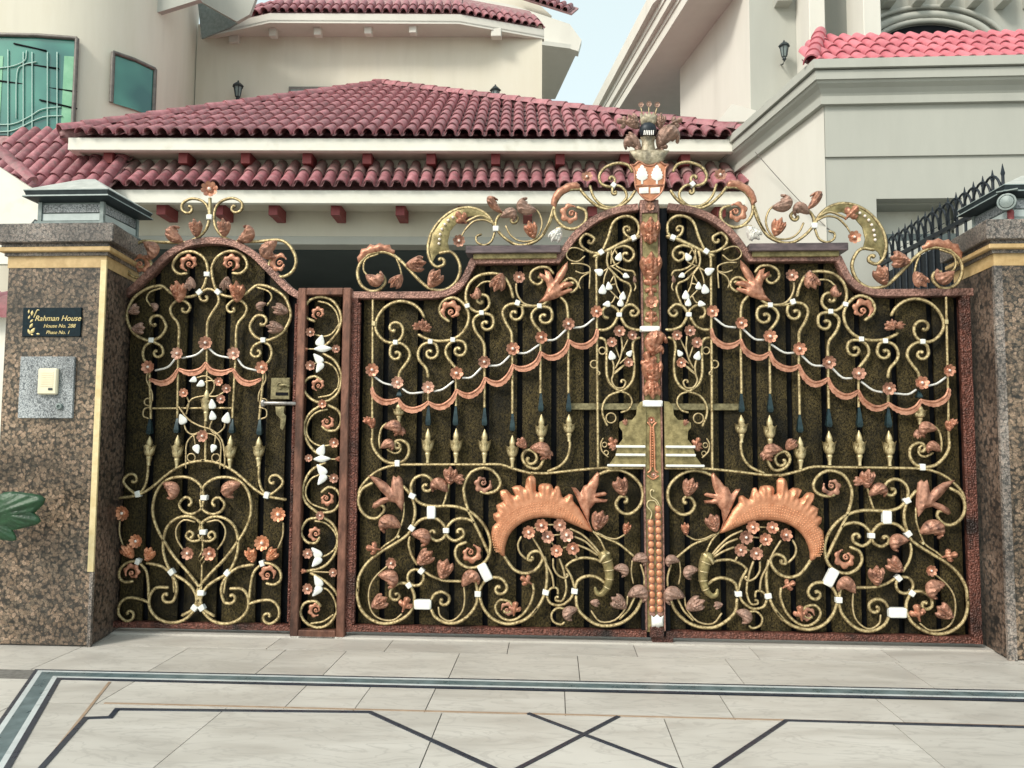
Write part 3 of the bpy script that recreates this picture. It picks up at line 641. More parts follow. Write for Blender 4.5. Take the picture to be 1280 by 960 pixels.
    P = catmull([W3(x, y, YB - .01) for x, y in ((828, 285), (850, 340), (862, 400), (860, 460), (840, 515), (805, 548), (775, 535), (768, 505))], 4); n = len(P)
    hn = tube('horn', P, .047, brass, PAR, rl=[1 - .76 * (i / (n - 1)) ** .8 for i in range(n)])
    for k in (3, 7, 11, 15):
        t = (P[k + 1] - P[k - 1]).normalized(); nn = t.cross(Vector((0, 1, 0))).normalized(); r0 = .049 * (1 - .76 * (k / (n - 1)) ** .8)
        tube('horn_ridge', [P[k] + nn * r0 * math.cos(a) + Vector((0, r0 * math.sin(a), 0)) for a in [i * math.pi / 8 for i in range(17)]], .005, palegold, hn, round_ends=False)
    tube('horn_rim', [W3(800, 330, YB - .03), W3(822, 298, YB - .05), W3(858, 272, YB - .03)], .013, palegold, hn)
    T('600,112 680,150 750,215 805,282', .0085); T('630,165 700,195 750,240 795,285', .0085); T('655,222 720,248 785,288', .0085)
    S('842,275 800,185 740,115 700,75', .0075)
    S('765,135 830,170 920,210 985,260 1030,300', .0095); T('785,138 850,170 910,178 965,150'); L(965, 150, 985, 60, 't', copper, w=.8)
    for x, y in ((325, 133), (410, 88), (535, 85), (455, 165), (580, 152), (513, 258), (618, 237)): F(x, y, 43)
    T('360,110 380,100'); T('450,85 500,85'); T('490,155 545,150'); T('475,200 490,220'); T('555,240 580,232')
    Z(600, 570, 5.333); ctr = W3(420, 640, YB)
    def vein2(x, z, d):
        k = min(1, max(0, (math.hypot(x - ctr.x, z - ctr.z) - .385) / .06)); return .007 * k * math.cos(68 * math.atan2(z - ctr.z, x - ctr.x))
    INN = '165,668 168,610 195,530 245,470 320,428 400,412 500,415 600,447 690,487 748,505'
    cr = PLATE('crescent_leaf', INN + ' 735,470 700,412 660,345 622,300 620,262 592,252 555,278 540,245 528,205 505,200 492,225 478,192 440,182 400,188 388,215 392,240 372,230 372,150 338,130 308,155 300,215 270,195 212,208 236,262 210,258 180,225 135,232 142,285 155,302 108,328 118,370 88,385 95,425 112,442 82,472 78,540 97,605 130,650', copperbright, YB - .004, .028, .012, .0125, vein2, sm=2, dmax=.035)
    vs, fs = [], []
    ed = catmull([Vector((float(t.split(',')[0]), float(t.split(',')[1]))) for t in INN.split()], 6)[3:-8]
    for rr in range(5):
        for k in range(len(ed)):
            e = ed[k]; tn = (ed[min(len(ed) - 1, k + 1)] - ed[max(0, k - 1)]).normalized(); nn = Vector((tn.y, -tn.x)); t = k / len(ed); wd = 18 * min(1, 4 * t + .5) * min(1, 3.2 * (1 - t) + .12)
            o2 = 16 + (rr + .5) * wd; q2 = e + nn * o2; dm = o2 / ZO[2] * .006; h = .028 * math.sqrt(min(1, dm / .035))
            p = W3(q2.x, q2.y, YB - .018 - h); o = len(vs); q = .0075
            vs += [p + Vector((q, .006, 0)), p + Vector((0, .006, q)), p + Vector((-q, .006, 0)), p + Vector((0, .006, -q)), p + Vector((0, -.006, 0))]
            fs += [(o, o + 1, o + 4), (o + 1, o + 2, o + 4), (o + 2, o + 3, o + 4), (o + 3, o, o + 4)]
    d = mk('stamped_dots', vs, fs, copperdot, cr); d['kind'] = 'stuff'
    PLATE('palmette', '748,500 712,425 675,350 640,270 608,208 640,212 668,245 690,200 715,190 735,160 782,105 798,118 790,190 768,248 830,238 848,250 838,262 775,275 800,285 850,290 842,308 768,312 735,352 724,430', copper, YB - .008, .03, .01, .016, fan_vein(745, 500, 10, .006))
    S('790,125 850,100 930,95 1010,130 1070,195 1085,270 1060,340 1000,385 940,375 905,325 925,280 *962,300,.6')
    L(962, 265, 930, 140, 't', dustycopper); L(770, 495, 810, 365, 't', dustycopper)
    Z(600, 640, 5.333)
    L(1015, 325, 1112, 300, 'h', coppergrey, flip=1); L(890, 375, 995, 395, 'h', coppergrey); L(985, 560, 1115, 520, 'h', coppergrey); L(975, 640, 870, 560, 't', coppergrey); L(735, 600, 800, 610, 't', coppergrey); L(650, 645, 550, 690, 'h', coppergrey, flip=-1)
    T('1015,325 1008,400 1022,475'); T('1072,350 1095,430 1095,490', .0085); T('985,560 970,640 900,720 800,730 742,660', .007); S('1030,570 990,650 930,712', .009)
    S('565,645 515,640 477,680 490,730 540,750 562,735', .009)
    # --- centre panel next to the post
    Z(680, 110, 4.571)
    S('330,940 365,860 390,780 430,742 490,735 535,770 540,830 505,860 465,838 455,805 *478,812,.7', .0115); K(512, 858, 30, 30, -25); K(326, 940, 30, 30, -35)
    S('320,945 270,940 220,910 207,870 240,835 283,855 *262,875,.6', .0115)
    S('545,850 500,862 440,890 380,920 330,945 285,965', .0155)
    Z(640, 280, 5.333)
    S('600,192 570,215 562,235', .012)
    S('680,165 745,147 800,170 812,215 780,250 745,235 *760,212,.5', .0115); S('662,172 668,230 700,285 760,310 805,315 822,345', .009); S('645,185 633,240 645,290 720,370 780,400 792,450 760,540', .0095); T('640,180 632,235 640,290 618,350 610,400'); T('690,165 665,215 660,265')
    T('640,290 680,340 700,420 738,500 730,550'); T('680,345 655,390'); T('660,280 720,320 745,345'); T('640,295 605,318'); T('690,180 720,250 660,285'); T('640,430 700,490 712,500'); T('690,480 670,520 650,530'); T('690,400 650,410')
    for a in ((605, 330, 548, 305), (705, 245, 728, 195), (742, 338, 782, 358), (602, 468, 608, 400), (650, 440, 645, 388), (735, 505, 740, 448), (655, 530, 605, 540), (722, 550, 720, 495)): WLF(*a)
    L(815, 345, 815, 400, 't', coppergrey, w=.6); T('815,390 825,420 815,445')
    S('715,600 700,570 660,545 *645,600,.5', .0115); S('705,620 670,680 620,706 578,706', .0125); S('722,595 750,552 800,538 842,575 *808,590,.85', .0125); S('725,622 760,680 820,706 865,706', .0125); K(714, 607, 36, 30)
    S('580,760 612,768 630,800 632,860', .0115); S('850,758 820,768 806,800 805,850', .0115)
    for x, y, r in ((715, 715, 40), (798, 742, 34), (668, 790, 36), (775, 925, 34)): F(x, y, r, dustycopper)
    for a in ((672, 905, 655, 848), (770, 880, 800, 840)): WLF(*a)
    T('728,750 735,830 720,900 690,960', .0075); T('772,772 738,845 725,880'); T('690,820 715,890'); T('750,940 700,985 680,1000'); T('775,880 720,930')
    RING(602, 845, 23); RING(548, 935, 25)
    Z(640, 440, 5.333)
    S('632,5 630,130 650,205 700,250 730,258 780,225 812,160 814,60 806,-5', .0115)
    T('560,100 575,130 *575,145,.7'); T('660,30 678,90 675,150 665,190 690,235 740,238 757,205 *735,200,.6', .008); T('740,90 685,135')
    S('725,262 650,290 607,350 605,420 635,490', .009); S('725,262 780,285 800,335 775,385 728,402', .008); RING(660, 440, 33)
    T('608,575 592,610 600,660 640,700'); RING(617, 618, 16, .005); RING(628, 672, 15, .005)
    L(690, 640, 655, 570, 'f', copper); L(705, 620, 645, 645, 't', dustycopper)
    a, b = W3(385, 342, -.02), W3(870, 388, -.02); box('lock_bar', a.x, b.x, -.045, -.012, a.z, b.z, bronze_lock, PAR, .004)
    br = PLATE('brass_plate', '890,328 855,333 832,365 826,420 800,452 745,452 716,468 714,500 735,530 737,580 705,622 688,690 635,765 890,765', brass, YB - .008, .004, .02, .03, sm=0)
    for x0, y in ((690, 630), (688, 685), (632, 755)):
        a, b = W3(x0, y - 9, YB), W3(885, y + 9, YB); box('plate_ledge', a.x, b.x, YB - .055, YB - .024, a.z, b.z, white_m, br, .004)
    L(760, 490, 745, 445, 't', dustycopper, Y=YB - .03)
    # --- cresting above the frame
    Z(680, 110, 4.571)
    S('505,480 480,442 420,430 350,455 315,505 330,550 380,565 402,540 *382,522,.6', .0115); K(397, 557, 28, 28, 40)
    S('*405,598,.7 390,590 395,565 430,560 465,590 470,630 430,672 390,685 330,670 285,625 262,560', .0105)
    S('520,590 485,640 420,685 350,692 290,665 235,615 205,575', .0115); F(245, 512, 36, dustycopper)
    PLATE('crescent_leaf', '65,690 38,665 42,640 55,605 80,575 108,562 130,545 160,542 185,538 206,555 205,580 155,582 105,610 75,650', copper, YB, .02, .01, .02)
    S('205,578 150,580 95,612 60,680 72,750 125,800 190,800 238,760 235,702 190,683'); A(158, 718, 52, 150, -1)
    S('52,695 25,780 -5,835', .0115)
    L(95, 800, 45, 890, 't', silver); T('70,800 100,795 120,800')
    Z(430, 230, 4.571)
    S('1200,130 1185,195 1160,250 1120,310 1050,346 980,346 915,305 872,255 870,210 900,170 950,158 992,190 *965,205,.6', .0115); K(868, 257, 34, 32)
    S('1060,125 1110,160 1132,225 1112,290 1070,325 1000,325 950,290 925,240', .0075, mat=goldthin); L(1100, 150, 990, 125, 'h', coppergrey); L(1085, 310, 1060, 210, 't', copper); L(905, 165, 825, 85, 'h', dustycopper, w=.6); L(895, 190, 985, 150, 'h', coppergrey)
    S('862,243 830,190 780,152 710,135 630,152 560,200 500,280 480,370 495,440 530,475 568,462 *553,443,.5')
    PLATE('gilt_crescent', '850,220 815,180 770,152 710,140 635,155 565,205 507,285 488,370 505,450 525,410 555,390 605,385 593,335 608,270 650,218 715,185 790,190', brass, YB, .012, .01, .02)
    for x, y in ((545, 345), (548, 320), (552, 292), (562, 262), (578, 235), (598, 212), (625, 195)): inst('bead', BEAD, W3(x, y, YB - .005), Matrix.Scale(.055, 3), PAR)
    S('545,395 610,388 650,430 665,490 640,560 590,600 540,608 480,592 420,540 350,465 290,412 220,388 140,405 90,460 78,520 100,580 150,612 200,605 235,565 225,528 190,522')
    S('290,405 318,470 332,530', .0075); S('195,400 125,430 112,490 140,530', .0075)
    PLATE('scalloped_leaf', '84,455 76,420 92,400 100,372 130,368 150,345 178,352 205,338 232,350 262,348 272,372 292,380 286,402 220,385 140,402', copper, YB, .02, .01, .02)
    L(355, 465, 480, 440, 't', dustycopper); L(485, 590, 545, 490, 't', dustycopper); L(332, 520, 275, 605, 't', dustycopper); L(125, 520, 220, 575, 'h', dustycopper, flip=-1)
    F(657, 325, 36); T('690,265 665,310'); S('862,275 842,328 800,350 760,332 757,300 785,288', .0085, mat=gold); L(700, 225, 640, 160, 'f', copper); T('845,205 780,180 700,215', .009); T('850,225 800,205 740,215 690,265', .008)
    MIR = None

left_leaf = thing('driveway_gate_leaf', 'ornate copper and gold gate leaf carrying the crested centre post, next to the narrow panel', 'gate', (at(441, 790, 0).x, 0, ZB), 'driveway gate leaves')
right_leaf = thing('driveway_gate_leaf', 'ornate copper and gold gate leaf hung on the pillar with the security lamp', 'gate', (2 * XC - at(441, 790, 0).x, 0, ZB), 'driveway gate leaves')
leaf_half(left_leaf, False)
leaf_half(right_leaf, True)
# ------------------------------------------------------------------ centre post and crest (fixed to the first leaf)
PAR = left_leaf
PIN = flower_mesh(coppergrey, 6); BOSS = bead_mesh(copperbright, .2, 0); SBEAD = bead_mesh(copperbright, .2, 0)
Z(0, 0, 1); YP = -.075
a, b = W3(802.5, 400, YP).x, W3(822.5, 400, YP).x; zt = W3(812, 252, YP).z; zm = W3(812, 505, YP).z
def ctr(y): return W3(812 + (y - 260) * .0142, y, YP)
pw = .062
post = mk('centre_post', [p + Vector((sx * pw, yy - YP, 0)) for p in (ctr(790), ctr(252)) for sx in (-1, 1) for yy in (YP, -.01)], [(0, 1, 3, 2), (4, 6, 7, 5), (0, 4, 5, 1), (2, 3, 7, 6), (0, 2, 6, 4), (1, 5, 7, 3)], brass, PAR)
for sx in (-1, 1): bar('post_edge', ctr(788) + Vector((sx * (pw + .003), .004, 0)), ctr(256) + Vector((sx * (pw + .003), .004, 0)), .008, frame_m, post, hd=.016)
box('post_cap', a - .01, b + .01, YP - .012, -.005, zt - .09, zt + .012, frame_m, post, .004)
xm = (a + b) / 2
def pm(y): return W3(812, y, YP).z
def onpost(me, y, s, ang=0): return inst('post_leaf', me, ctr(y) + Vector((0, -.004, 0)), Matrix.Rotation(R_(ang), 3, 'Y') @ Matrix.Scale(s, 3), PAR)
inst('post_rosette', FLOWER[coppergrey] if coppergrey in FLOWER else FLOWER[dustycopper], ctr(259) + Vector((0, -.01, 0)), Matrix.Scale(.035, 3), PAR)
onpost(bud_get('t', copper), 305, .19); onpost(bud_get('t', copper), 285, .13, 180)
onpost(bud_get('t', copper), 352, .21); onpost(bud_get('t', copper), 330, .1, 180); onpost(bud_get('f', copper), 362, .12); onpost(bud_get('f', copper), 355, .1, 180)
inst('post_rosette', FLOWER[copper], ctr(378) + Vector((0, -.015, 0)), Matrix.Scale(.05, 3), PAR); onpost(bud_get('f', copper), 408, .11); onpost(bud_get('f', copper), 385, .09, 180)
K(812, 411.5, 24, 7, Y=YP - .02, dp=.06); K(815.5, 504.5, 24, 8, Y=YP - .02, dp=.06)
onpost(bud_get('h', copper), 445, .19, 10); onpost(bud_get('f', copper), 462, .14, -20); onpost(bud_get('t', copper), 482, .2); onpost(bud_get('t', copper), 470, .17, 180); onpost(bud_get('f', copper), 488, .1); L(815, 445, 828, 433, 'h', copper, Y=YP)
# long copper spindle ornament on the brass section
Z(740, 400, 4.8)
for x0 in (-1, 1): S('%d,615 %d,640 %d,700 %d,860 %d,900 %d,915' % (360 + x0 * 26, 360 + x0 * 8, 362 + x0 * 11, 364 + x0 * 12, 365 + x0 * 14, 366 + x0 * 30), .0065, YP - .012, copperbright, 'spindle_rod')
for i in range(16): inst('spindle_bead', BEAD, W3(363, 645 + i * 15.5, YP - .008), Matrix.Scale(.036, 3), PAR).data = SBEAD
F(357, 598, 22, copper, YP - .004); F(368, 928, 18, copper, YP - .004)
S('335,935 366,955 400,935', .006, YP - .008, copperbright, 'spindle_rod')
Z(780, 600, 4.575)
S('*165,65,.6 150,70 155,95 185,115 205,150', .006, YP - .012, palegold); S('195,150 175,120 140,120 132,150 158,185 150,225', .006, YP - .012, palegold)
# two columns of embossed bosses
for cx, y0, x1 in ((152, 245, 162), (195, 165, 206)):
    k = int((760 - y0) / 41)
    for i in range(k + 1):
        t = (y0 + i * 41 - 165) / 600; o = inst('boss', BEAD, W3(cx + (x1 - cx) * t, y0 + i * 41, YP - .012), Matrix.Diagonal((.115, .07, .125)), PAR); o.data = BOSS
    P0, P1 = W3(cx - 1, y0 - 20, YP - .004), W3(x1, 775, YP - .004); bar('boss_strip', P0, P1, .021, frame_m, PAR, hd=.006)
PLATE('drip_leaf', '155,772 170,785 190,768 208,785 226,775 224,835 205,838 195,846 178,836 158,840', white_m, YP - .012, .02, .006, .02)
bx = W3(188, 862, YP); box('post_foot', bx.x - .05, bx.x + .05, YP - .02, 0, .05, W3(188, 838, YP).z, frame_red, PAR, .004)
g = gnd(827, 802); box('gate_stop', g.x - .075, g.x + .075, g.y - .07, g.y + .03, -.002, .055, frame_red, PAR, .006)
# shield
Z(770, 120, 6.622); YS = -.07
PLATE('shield', '120,570 150,572 185,545 210,545 235,568 275,578 320,568 345,545 375,548 400,568 432,570 408,605 402,700 385,780 340,835 285,865 225,840 180,785 160,740 152,620', copperbright, YS, .008, .02, .03)
S('120,570 150,572 185,545 210,545 235,568 275,578 320,568 345,545 375,548 400,568 432,570 408,605 402,700 385,780 340,835 285,865 225,840 180,785 160,740 152,620 120,570', .007, YS - .025, copper, 'shield_rim')
S('165,738 280,740 398,736', .005, YS - .03, copper, 'shield_bar')
TREE = '-8,130 -8,98 -30,88 -46,75 -42,62 -52,48 -40,38 -44,22 -32,12 -32,-6 -18,-14 -14,-30 0,-42 14,-30 18,-14 32,-6 32,12 44,22 40,38 52,48 42,62 46,75 30,88 8,98 8,130'
for cx in (215, 338): PLATE('tree_emblem', ' '.join('%f,%f' % (cx + float(p.split(',')[0]), 610 + float(p.split(',')[1]) * .93) for p in TREE.split()), white_m, YS - .026, .006, .006, .012)
for x0, x1 in ((192, 268), (285, 362)): PLATE('block_emblem', '%d,762 %d,755 %d,805 %d,808' % (x0, x1, x1, x0), white_m, YS - .026, .004, .006, .02)
# bust, visor, plumes, coronet above the shield
fv = fan_vein(275, 560, 14, .005)
PLATE('mantle', '108,455 200,448 275,452 350,448 440,455 410,500 385,550 330,570 275,578 225,570 180,552 145,510', helm_m, YS - .01, .03, .01, .018, fv)
bz0, bz1 = W3(270, 460, YS).z, W3(265, 335, YS).z; bxx = W3(268, 400, YS).x
vs, fs = lathev([(.07, bz0 - .06), (.062, bz0), (.05, bz0 + .05), (.046, bz1 - .03), (.06, bz1)], 18); mk('gorget', [(x + bxx, y * .75 + YS + .02, z) for x, y, z in vs], fs, helm_m, PAR)
hz0, hz1 = W3(262, 338, YS).z, W3(262, 238, YS).z
vs, fs = lathev([(.05, hz0), (.062, hz0 + .02), (.066, hz0 + .05), (.06, hz1 - .02), (.04, hz1)], 18); hel = mk('visor', [(x + bxx - .004, y * .8 + YS - .015, z) for x, y, z in vs], fs, black_iron, PAR)
for i in range(6): x = 232 + i * 15; q = bar('visor_slat', W3(x + 4, 285, YS - .066), W3(x, 322, YS - .068), .004, silver, hel)
PLATE('coronet', '205,240 200,200 195,140 225,165 240,135 258,160 275,130 292,160 310,135 322,165 345,145 335,200 325,240', helm_m, YS - .01, .02, .01, .018, fan_vein(265, 300, 12, .004))
for x, y in ((205, 75), (272, 70), (340, 75)):
    T('%d,160 %d,%d' % (x + (265 - x) * .25, x, y + 20), .0045, YS); o = inst('pin_head', FLOWER[dustycopper], W3(x, y, YS), Matrix.Scale(.022, 3), PAR); o.data = PIN
for args in ((180, 360, 75, 340, 't', 1), (130, 400, 200, 445, 'h', 1), (205, 440, 78, 335, 'h', -1), (190, 270, 95, 165, 't', 1), (120, 230, 5, 200, 'f', 1), (345, 430, 505, 275, 'h', 1), (330, 440, 430, 430, 'f', 1), (360, 270, 385, 150, 't', 1), (440, 240, 545, 205, 'f', 1), (430, 330, 470, 250, 't', 1)):
    L(*args[:4], args[4], coppergrey, YS + .015, args[5], name='plume')

# ------------------------------------------------------------------ wicket gate
wick = thing('pedestrian_gate', 'arched single wicket gate with heart-shaped gold scrollwork and a flower finial', 'gate', (at(250, 790, 0).x, 0, .05)); PAR = wick
XP = (at(257.75, 458, YB).x + at(252.9, 643, YB).x) / 2
Z(130, 210, 4); YF = -.03
topL = catmull([W3(x, y, YF) for x, y in ((78, 655), (150, 612), (240, 525), (330, 440), (430, 385), (527, 368))], 4)
top = topL + [Vector((2 * XP - p.x, p.y, p.z)) for p in topL[:-1]][::-1]
RAIL('top_rail', top, .028, .045, frame_m)
xl, xr = top[0].x + .008, top[-1].x - .008; zl = top[0].z
for x, sg in ((xl, 1), (xr, -1)):
    RAIL('stile', [Vector((x, YF, ZB)), Vector((x, YF, zl - .01))], .03, .043, frame_red)
    tube('rope_moulding', [Vector((x + sg * .03, YF - .035, .11)), Vector((x + sg * .03, YF - .035, zl - .05))], .012, frame_red, PAR, round_ends=False)
RAIL('bottom_rail', [Vector((xl - .03, YF - .004, ZB + .018)), Vector((xr + .03, YF - .004, ZB + .018))], .022, .034, frame_red)
backing(top, ZB + .03, xl, xr, .03)
Z(0, 0, 1); gr = [158, 193, 236, 283, 331, 362]
boards([(p + 3.6, q - 3.6) for p, q in zip(gr, gr[1:])], 470, top, ZB + .04)
def wicket_half(mirror):
    global MIR
    MIR = XP if mirror else None
    Z(130, 210, 4)
    S('527,255 523,205 495,167 440,153 395,175 390,205 *425,200,.7', .0105); S('525,262 513,302 480,340 420,370 372,377', .011)
    L(462, 345, 460, 262, 't', dustycopper); L(395, 368, 318, 312, 'h', dustycopper, flip=1)
    S('425,372 300,372 200,366 150,390 115,440 107,490 130,532 175,550 220,530 238,490 225,458 190,442'); L(200, 372, 272, 440, 'h', dustycopper); A(182, 482, 44, 120, 1)
    S('515,545 520,500 500,450 450,420 395,425 355,460 346,500 375,530 415,528'); A(428, 482, 42, 20, 1); L(432, 545, 440, 615, 't', coppergrey)
    S('513,550 500,592 470,630 420,645 350,635 300,595 268,590 215,605 150,650 118,720 120,770 150,825 200,857 240,862 285,842 312,795 290,748 *255,775,.7'); K(480, 622, 30, 26, -40); K(240, 862, 26, 26)
    L(378, 672, 378, 572, 't'); L(122, 722, 192, 702, 't', coppergrey); S('290,600 232,620 213,655 235,690', .008); L(232, 680, 275, 705, 'h', coppergrey); L(140, 805, 220, 805, 't', coppergrey)
    S('373,905 375,790 342,740 332,702 360,668 400,664 430,690 *402,705,.6', .012)
    S('240,866 285,890 297,925 *265,922,.7', .012); S('238,870 207,890 195,930 205,965 225,985', .012)
    V(373, 880, 1250, .0105, x1=368)
    Z(130, 410, 4)
    F(370, 128, 34); F(225, 197, 34); CHAIN('508,95 460,135 390,150'); CHAIN('355,155 320,195 258,212'); SWAG('508,172 478,205 425,216 373,202'); SWAG('368,205 332,250 285,268 230,252')
    DRP(365, 445, 528); FIN(364, 535, 705); V(228, 215, 455, .0105, x1=235); DRP(228, 445, 535); FIN(224, 540, 690); S('220,660 218,740 200,800 165,838', .011)
    T('220,215 213,260 240,320 242,365'); RING(220, 370, 18); T('236,395 202,405 197,440 222,452')
    S('78,850 165,836 235,800 330,722 420,676 508,662', .0115); S('165,835 115,795 98,762 120,735 *145,760,.7', .0115); K(172, 830, 26, 32, -15)
    T('505,525 450,535 415,575 410,640 410,700', .0065); RING(437, 648, 20)
    Z(130, 580, 4)
    S('500,155 480,102 420,67 340,70 285,105 252,170 245,250 270,330 300,382 350,460 420,540 470,605 487,640'); S('500,180 487,225 440,250 395,236 377,200 400,170 *418,195,.5', .0115); L(298, 95, 385, 145, 'h', dustycopper)
    S('495,330 480,290 430,262 370,270 320,310 300,370 298,440 320,510 350,550 400,580 445,622 465,680 440,730 392,756'); K(340, 540, 28, 30, -40)
    S('497,355 480,380 440,385 412,362 425,338 *432,358,.5', .0115); T('455,290 400,280 363,320 365,375 395,425', .0075); F(422, 445, 34)
    F(98, 243, 38, me=ROSE); T('80,285 78,350 98,412', .007); F(165, 385, 38, me=ROSE); L(145, 470, 95, 405, 't', copperbright); L(212, 485, 240, 410, 't', copperbright); K(172, 487, 24, 30, 20)
    S('172,485 125,490 85,520 77,565 105,590 145,586', .0115); A(140, 545, 38, 60, 1); S('185,500 212,535 222,600 224,670', .0115)
    S('322,618 262,618 230,660 230,720 268,770 330,793 400,780 455,728 472,690 485,645'); S('215,495 290,512 345,560 366,620 350,680 *315,660,.7', .0125); S('320,520 345,570 352,640', .009); K(455, 718, 30, 28, 35)
    S('222,690 180,675 120,668 80,700 74,750 105,782 *125,750,.8', .0115)
    MIR = None
wicket_half(False); wicket_half(True)
Z(130, 210, 4)
F(530, 110, 44, copper); V(530, 150, 240, .012, mat=palegold); K(530, 247, 30, 26); K(518, 532, 30, 24)
S('518,905 518,780 545,720 575,672 565,625 522,605 482,630 *508,648,.7', .012); V(516, 900, 1110, .0105)
Z(130, 410, 4)
F(510, 75, 36); FIN(511, 300, 470); V(508, 440, 668, .0105); bar('cross_bar', W3(235, 402, YB + .012), W3(650, 400, YB + .012), .0085, gold, PAR)
T('375,395 420,455 480,490 540,510 590,560 605,650 602,702', .0075); T('605,465 600,500 560,530 530,500 545,455', .0065); T('400,475 412,512 440,532 480,520', .0065); T('415,345 425,375 412,430', .0065); T('415,395 440,355 500,340 560,342 605,318', .0065); T('455,252 510,240 550,270 548,310 520,345', .0065); T('465,290 520,265 565,265', .0055); T('450,540 458,585'); T('560,535 552,585')
for a in ((400, 480, 385, 430), (545, 460, 545, 415), (605, 475, 618, 420), (540, 405, 538, 358), (462, 252, 428, 268), (500, 270, 466, 292), (455, 585, 475, 625), (552, 583, 540, 622)): WLF(*a)
for x, y, r in ((400, 325, 24), (577, 268, 24), (614, 302, 24), (588, 355, 24), (497, 540, 32)): F(x, y, r, dustycopper)
# lock, bolt, hasp
p0, p1 = W3(840, 250, -.03), W3(932, 358, -.03); lk = box('lock_case', p0.x, p1.x, -.055, -.008, p0.z, p1.z, bronze_lock, PAR, .004)
tube('lock_lever', [W3(880, 288, -.07), W3(905, 284, -.08), W3(925, 292, -.075)], .011, bronze_lock, lk); RINGo = tube('keyhole_ring', [W3(880 + 15 * math.cos(t), 288 + 15 * math.sin(t), -.06) for t in [i * .524 for i in range(13)]], .005, bronze_lock, lk, round_ends=False)
q0, q1 = W3(860, 322, -.05), W3(922, 338, -.05); box('lock_slot', q0.x, q1.x, -.058, -.05, q0.z, q1.z, black_m, lk)
tube('slide_bolt', [W3(792, 375, -.085), W3(960, 378, -.085)], .014, steel, PAR); tube('bolt_knob', [W3(795, 366, -.085), W3(795, 386, -.085)], .017, steel, PAR)
PLATE('hasp', '860,392 905,392 900,425 912,440 908,480 895,512 882,500 885,455 862,430', bronze_lock, -.07, .008, .01, .02)
Z(130, 580, 4)
K(503, 168, 34, 26); K(498, 340, 34, 26); K(488, 643, 36, 28); V(496, 352, 440, .0085, x1=494); V(491, 500, 640, .0085, x1=488)
for k in range(4):
    P = [W3(492 + 18 * math.sin(math.pi * t) * math.cos(1.57 * k + t * 3.1), 435 + 70 * t, YB - .05 * math.sin(math.pi * t) * math.sin(1.57 * k + t * 3.1)) for t in [i / 10 for i in range(11)]]
    tube('basket_twist', P, .006, gold, PAR)

# ------------------------------------------------------------------ narrow fixed panel
npan = thing('gate_side_panel', 'narrow tall framed panel of S-scrolls, rosettes and white leaves beside the wicket gate', 'gate panel', (at(400, 800, -.05).x, 0, 0)); PAR = npan
Z(0, 0, 1); YN = -.075
xo0, xo1 = at(368.5, 580, YN).x, at(435.5, 580, YN).x; zt, zb = at(405, 360.5, YN).z, at(400, 798.5, YN).z
wd = .062
for n, x0, x1, z0, z1 in (('stile', xo0, xo0 + wd, zb, zt), ('stile', xo1 - wd, xo1, zb, zt), ('rail', xo0 + wd, xo1 - wd, zt - .055, zt), ('rail', xo0 + wd, xo1 - wd, zb, zb + .066)): box(n, x0, x1, YN - .025, YN + .05, z0, z1, panelframe, PAR, .006)
box('backing_sheet', xo0 + .02, xo1 - .02, .02, .028, zb + .03, zt - .03, black_m, PAR); box('board', xo0 + .1, xo1 - .1, -.012, .02, zb + .05, zt - .04, board_m, PAR, .006)
for x in (xo0 + .07, xo1 - .07): box('panel_foot', x - .03, x + .03, YN - .02, YN + .03, -.002, zb + .004, black_iron, PAR)
Z(365, 350, 4.173); YB0 = YB; r1, r2 = .0115, .008
S('118,216 75,195 67,150 95,105 155,88 220,115 258,190 245,260 200,320 158,352', r1); S('138,112 190,125 230,165 246,220 240,260', r2); S('243,235 210,280 165,295 120,285', r2); A(140, 178, 32, 20, 1)
F(97, 272, 26, dustycopper); L(140, 345, 160, 290, 'w', white_m); L(115, 360, 205, 362, 'l', white_m); bar('stem', W3(80, 360, YB), W3(220, 362, YB), .006, goldthin, PAR); L(85, 360, 55, 360, 't', copper); F(232, 360, 22, dustycopper)
def TW(x, y): L(x + 24, y + 2, x - 12, y - 50, 'w', white_m, YB - .02, -1, .8); L(x + 24, y - 2, x - 10, y + 50, 'w', white_m, YB - .02, 1, .8)
TW(132, 432); T('100,445 130,432')
S('165,385 222,420 255,480 258,530 240,590 190,630 130,636 80,602 60,560 75,520 120,503 155,522', r1); S('140,432 180,430 225,460 246,515 240,560', r2); S('140,612 200,600 238,565', r2); A(140, 552, 32, 20, 1); F(97, 445, 26, dustycopper); F(160, 646, 22, dustycopper)
S('150,655 100,690 65,750 75,830 110,885 152,916', r1); S('185,675 130,690 90,730 76,790 100,840 150,866 205,860', r2); S('185,652 240,680 258,730 235,780 190,786 158,765', r1); A(182, 738, 32, 200, 1); F(222, 847, 26, dustycopper)
L(140, 912, 162, 856, 'w', white_m); L(112, 935, 205, 935, 'l', white_m); bar('stem', W3(95, 933, YB), W3(235, 935, YB), .006, goldthin, PAR); F(88, 930, 22, dustycopper); L(225, 935, 258, 933, 't', copper)
Z(360, 560, 3.84)
TW(155, 128); F(222, 145, 25, dustycopper); T('175,128 205,138'); S('180,70 110,110 72,190 85,260 152,318', r1); S('160,125 110,150 84,210 110,265 190,296', r2); S('165,312 222,300 252,250 235,202 195,188 162,212', r1); A(185, 240, 30, 200, 1); F(157, 325, 22, dustycopper)
S('155,335 95,345 63,400 90,450 132,456 152,430', r1); A(135, 412, 30, 330, 1); S('165,330 215,365 242,430 225,510 170,570 85,592', r1); S('130,350 180,360 222,400 236,445 220,490 165,522 120,510', r2); F(97, 505, 26, dustycopper); TW(132, 525); L(90, 592, 60, 590, 't', copper); bar('stem', W3(95, 592, YB), W3(205, 597, YB), .006, goldthin, PAR); F(220, 597, 22, dustycopper)
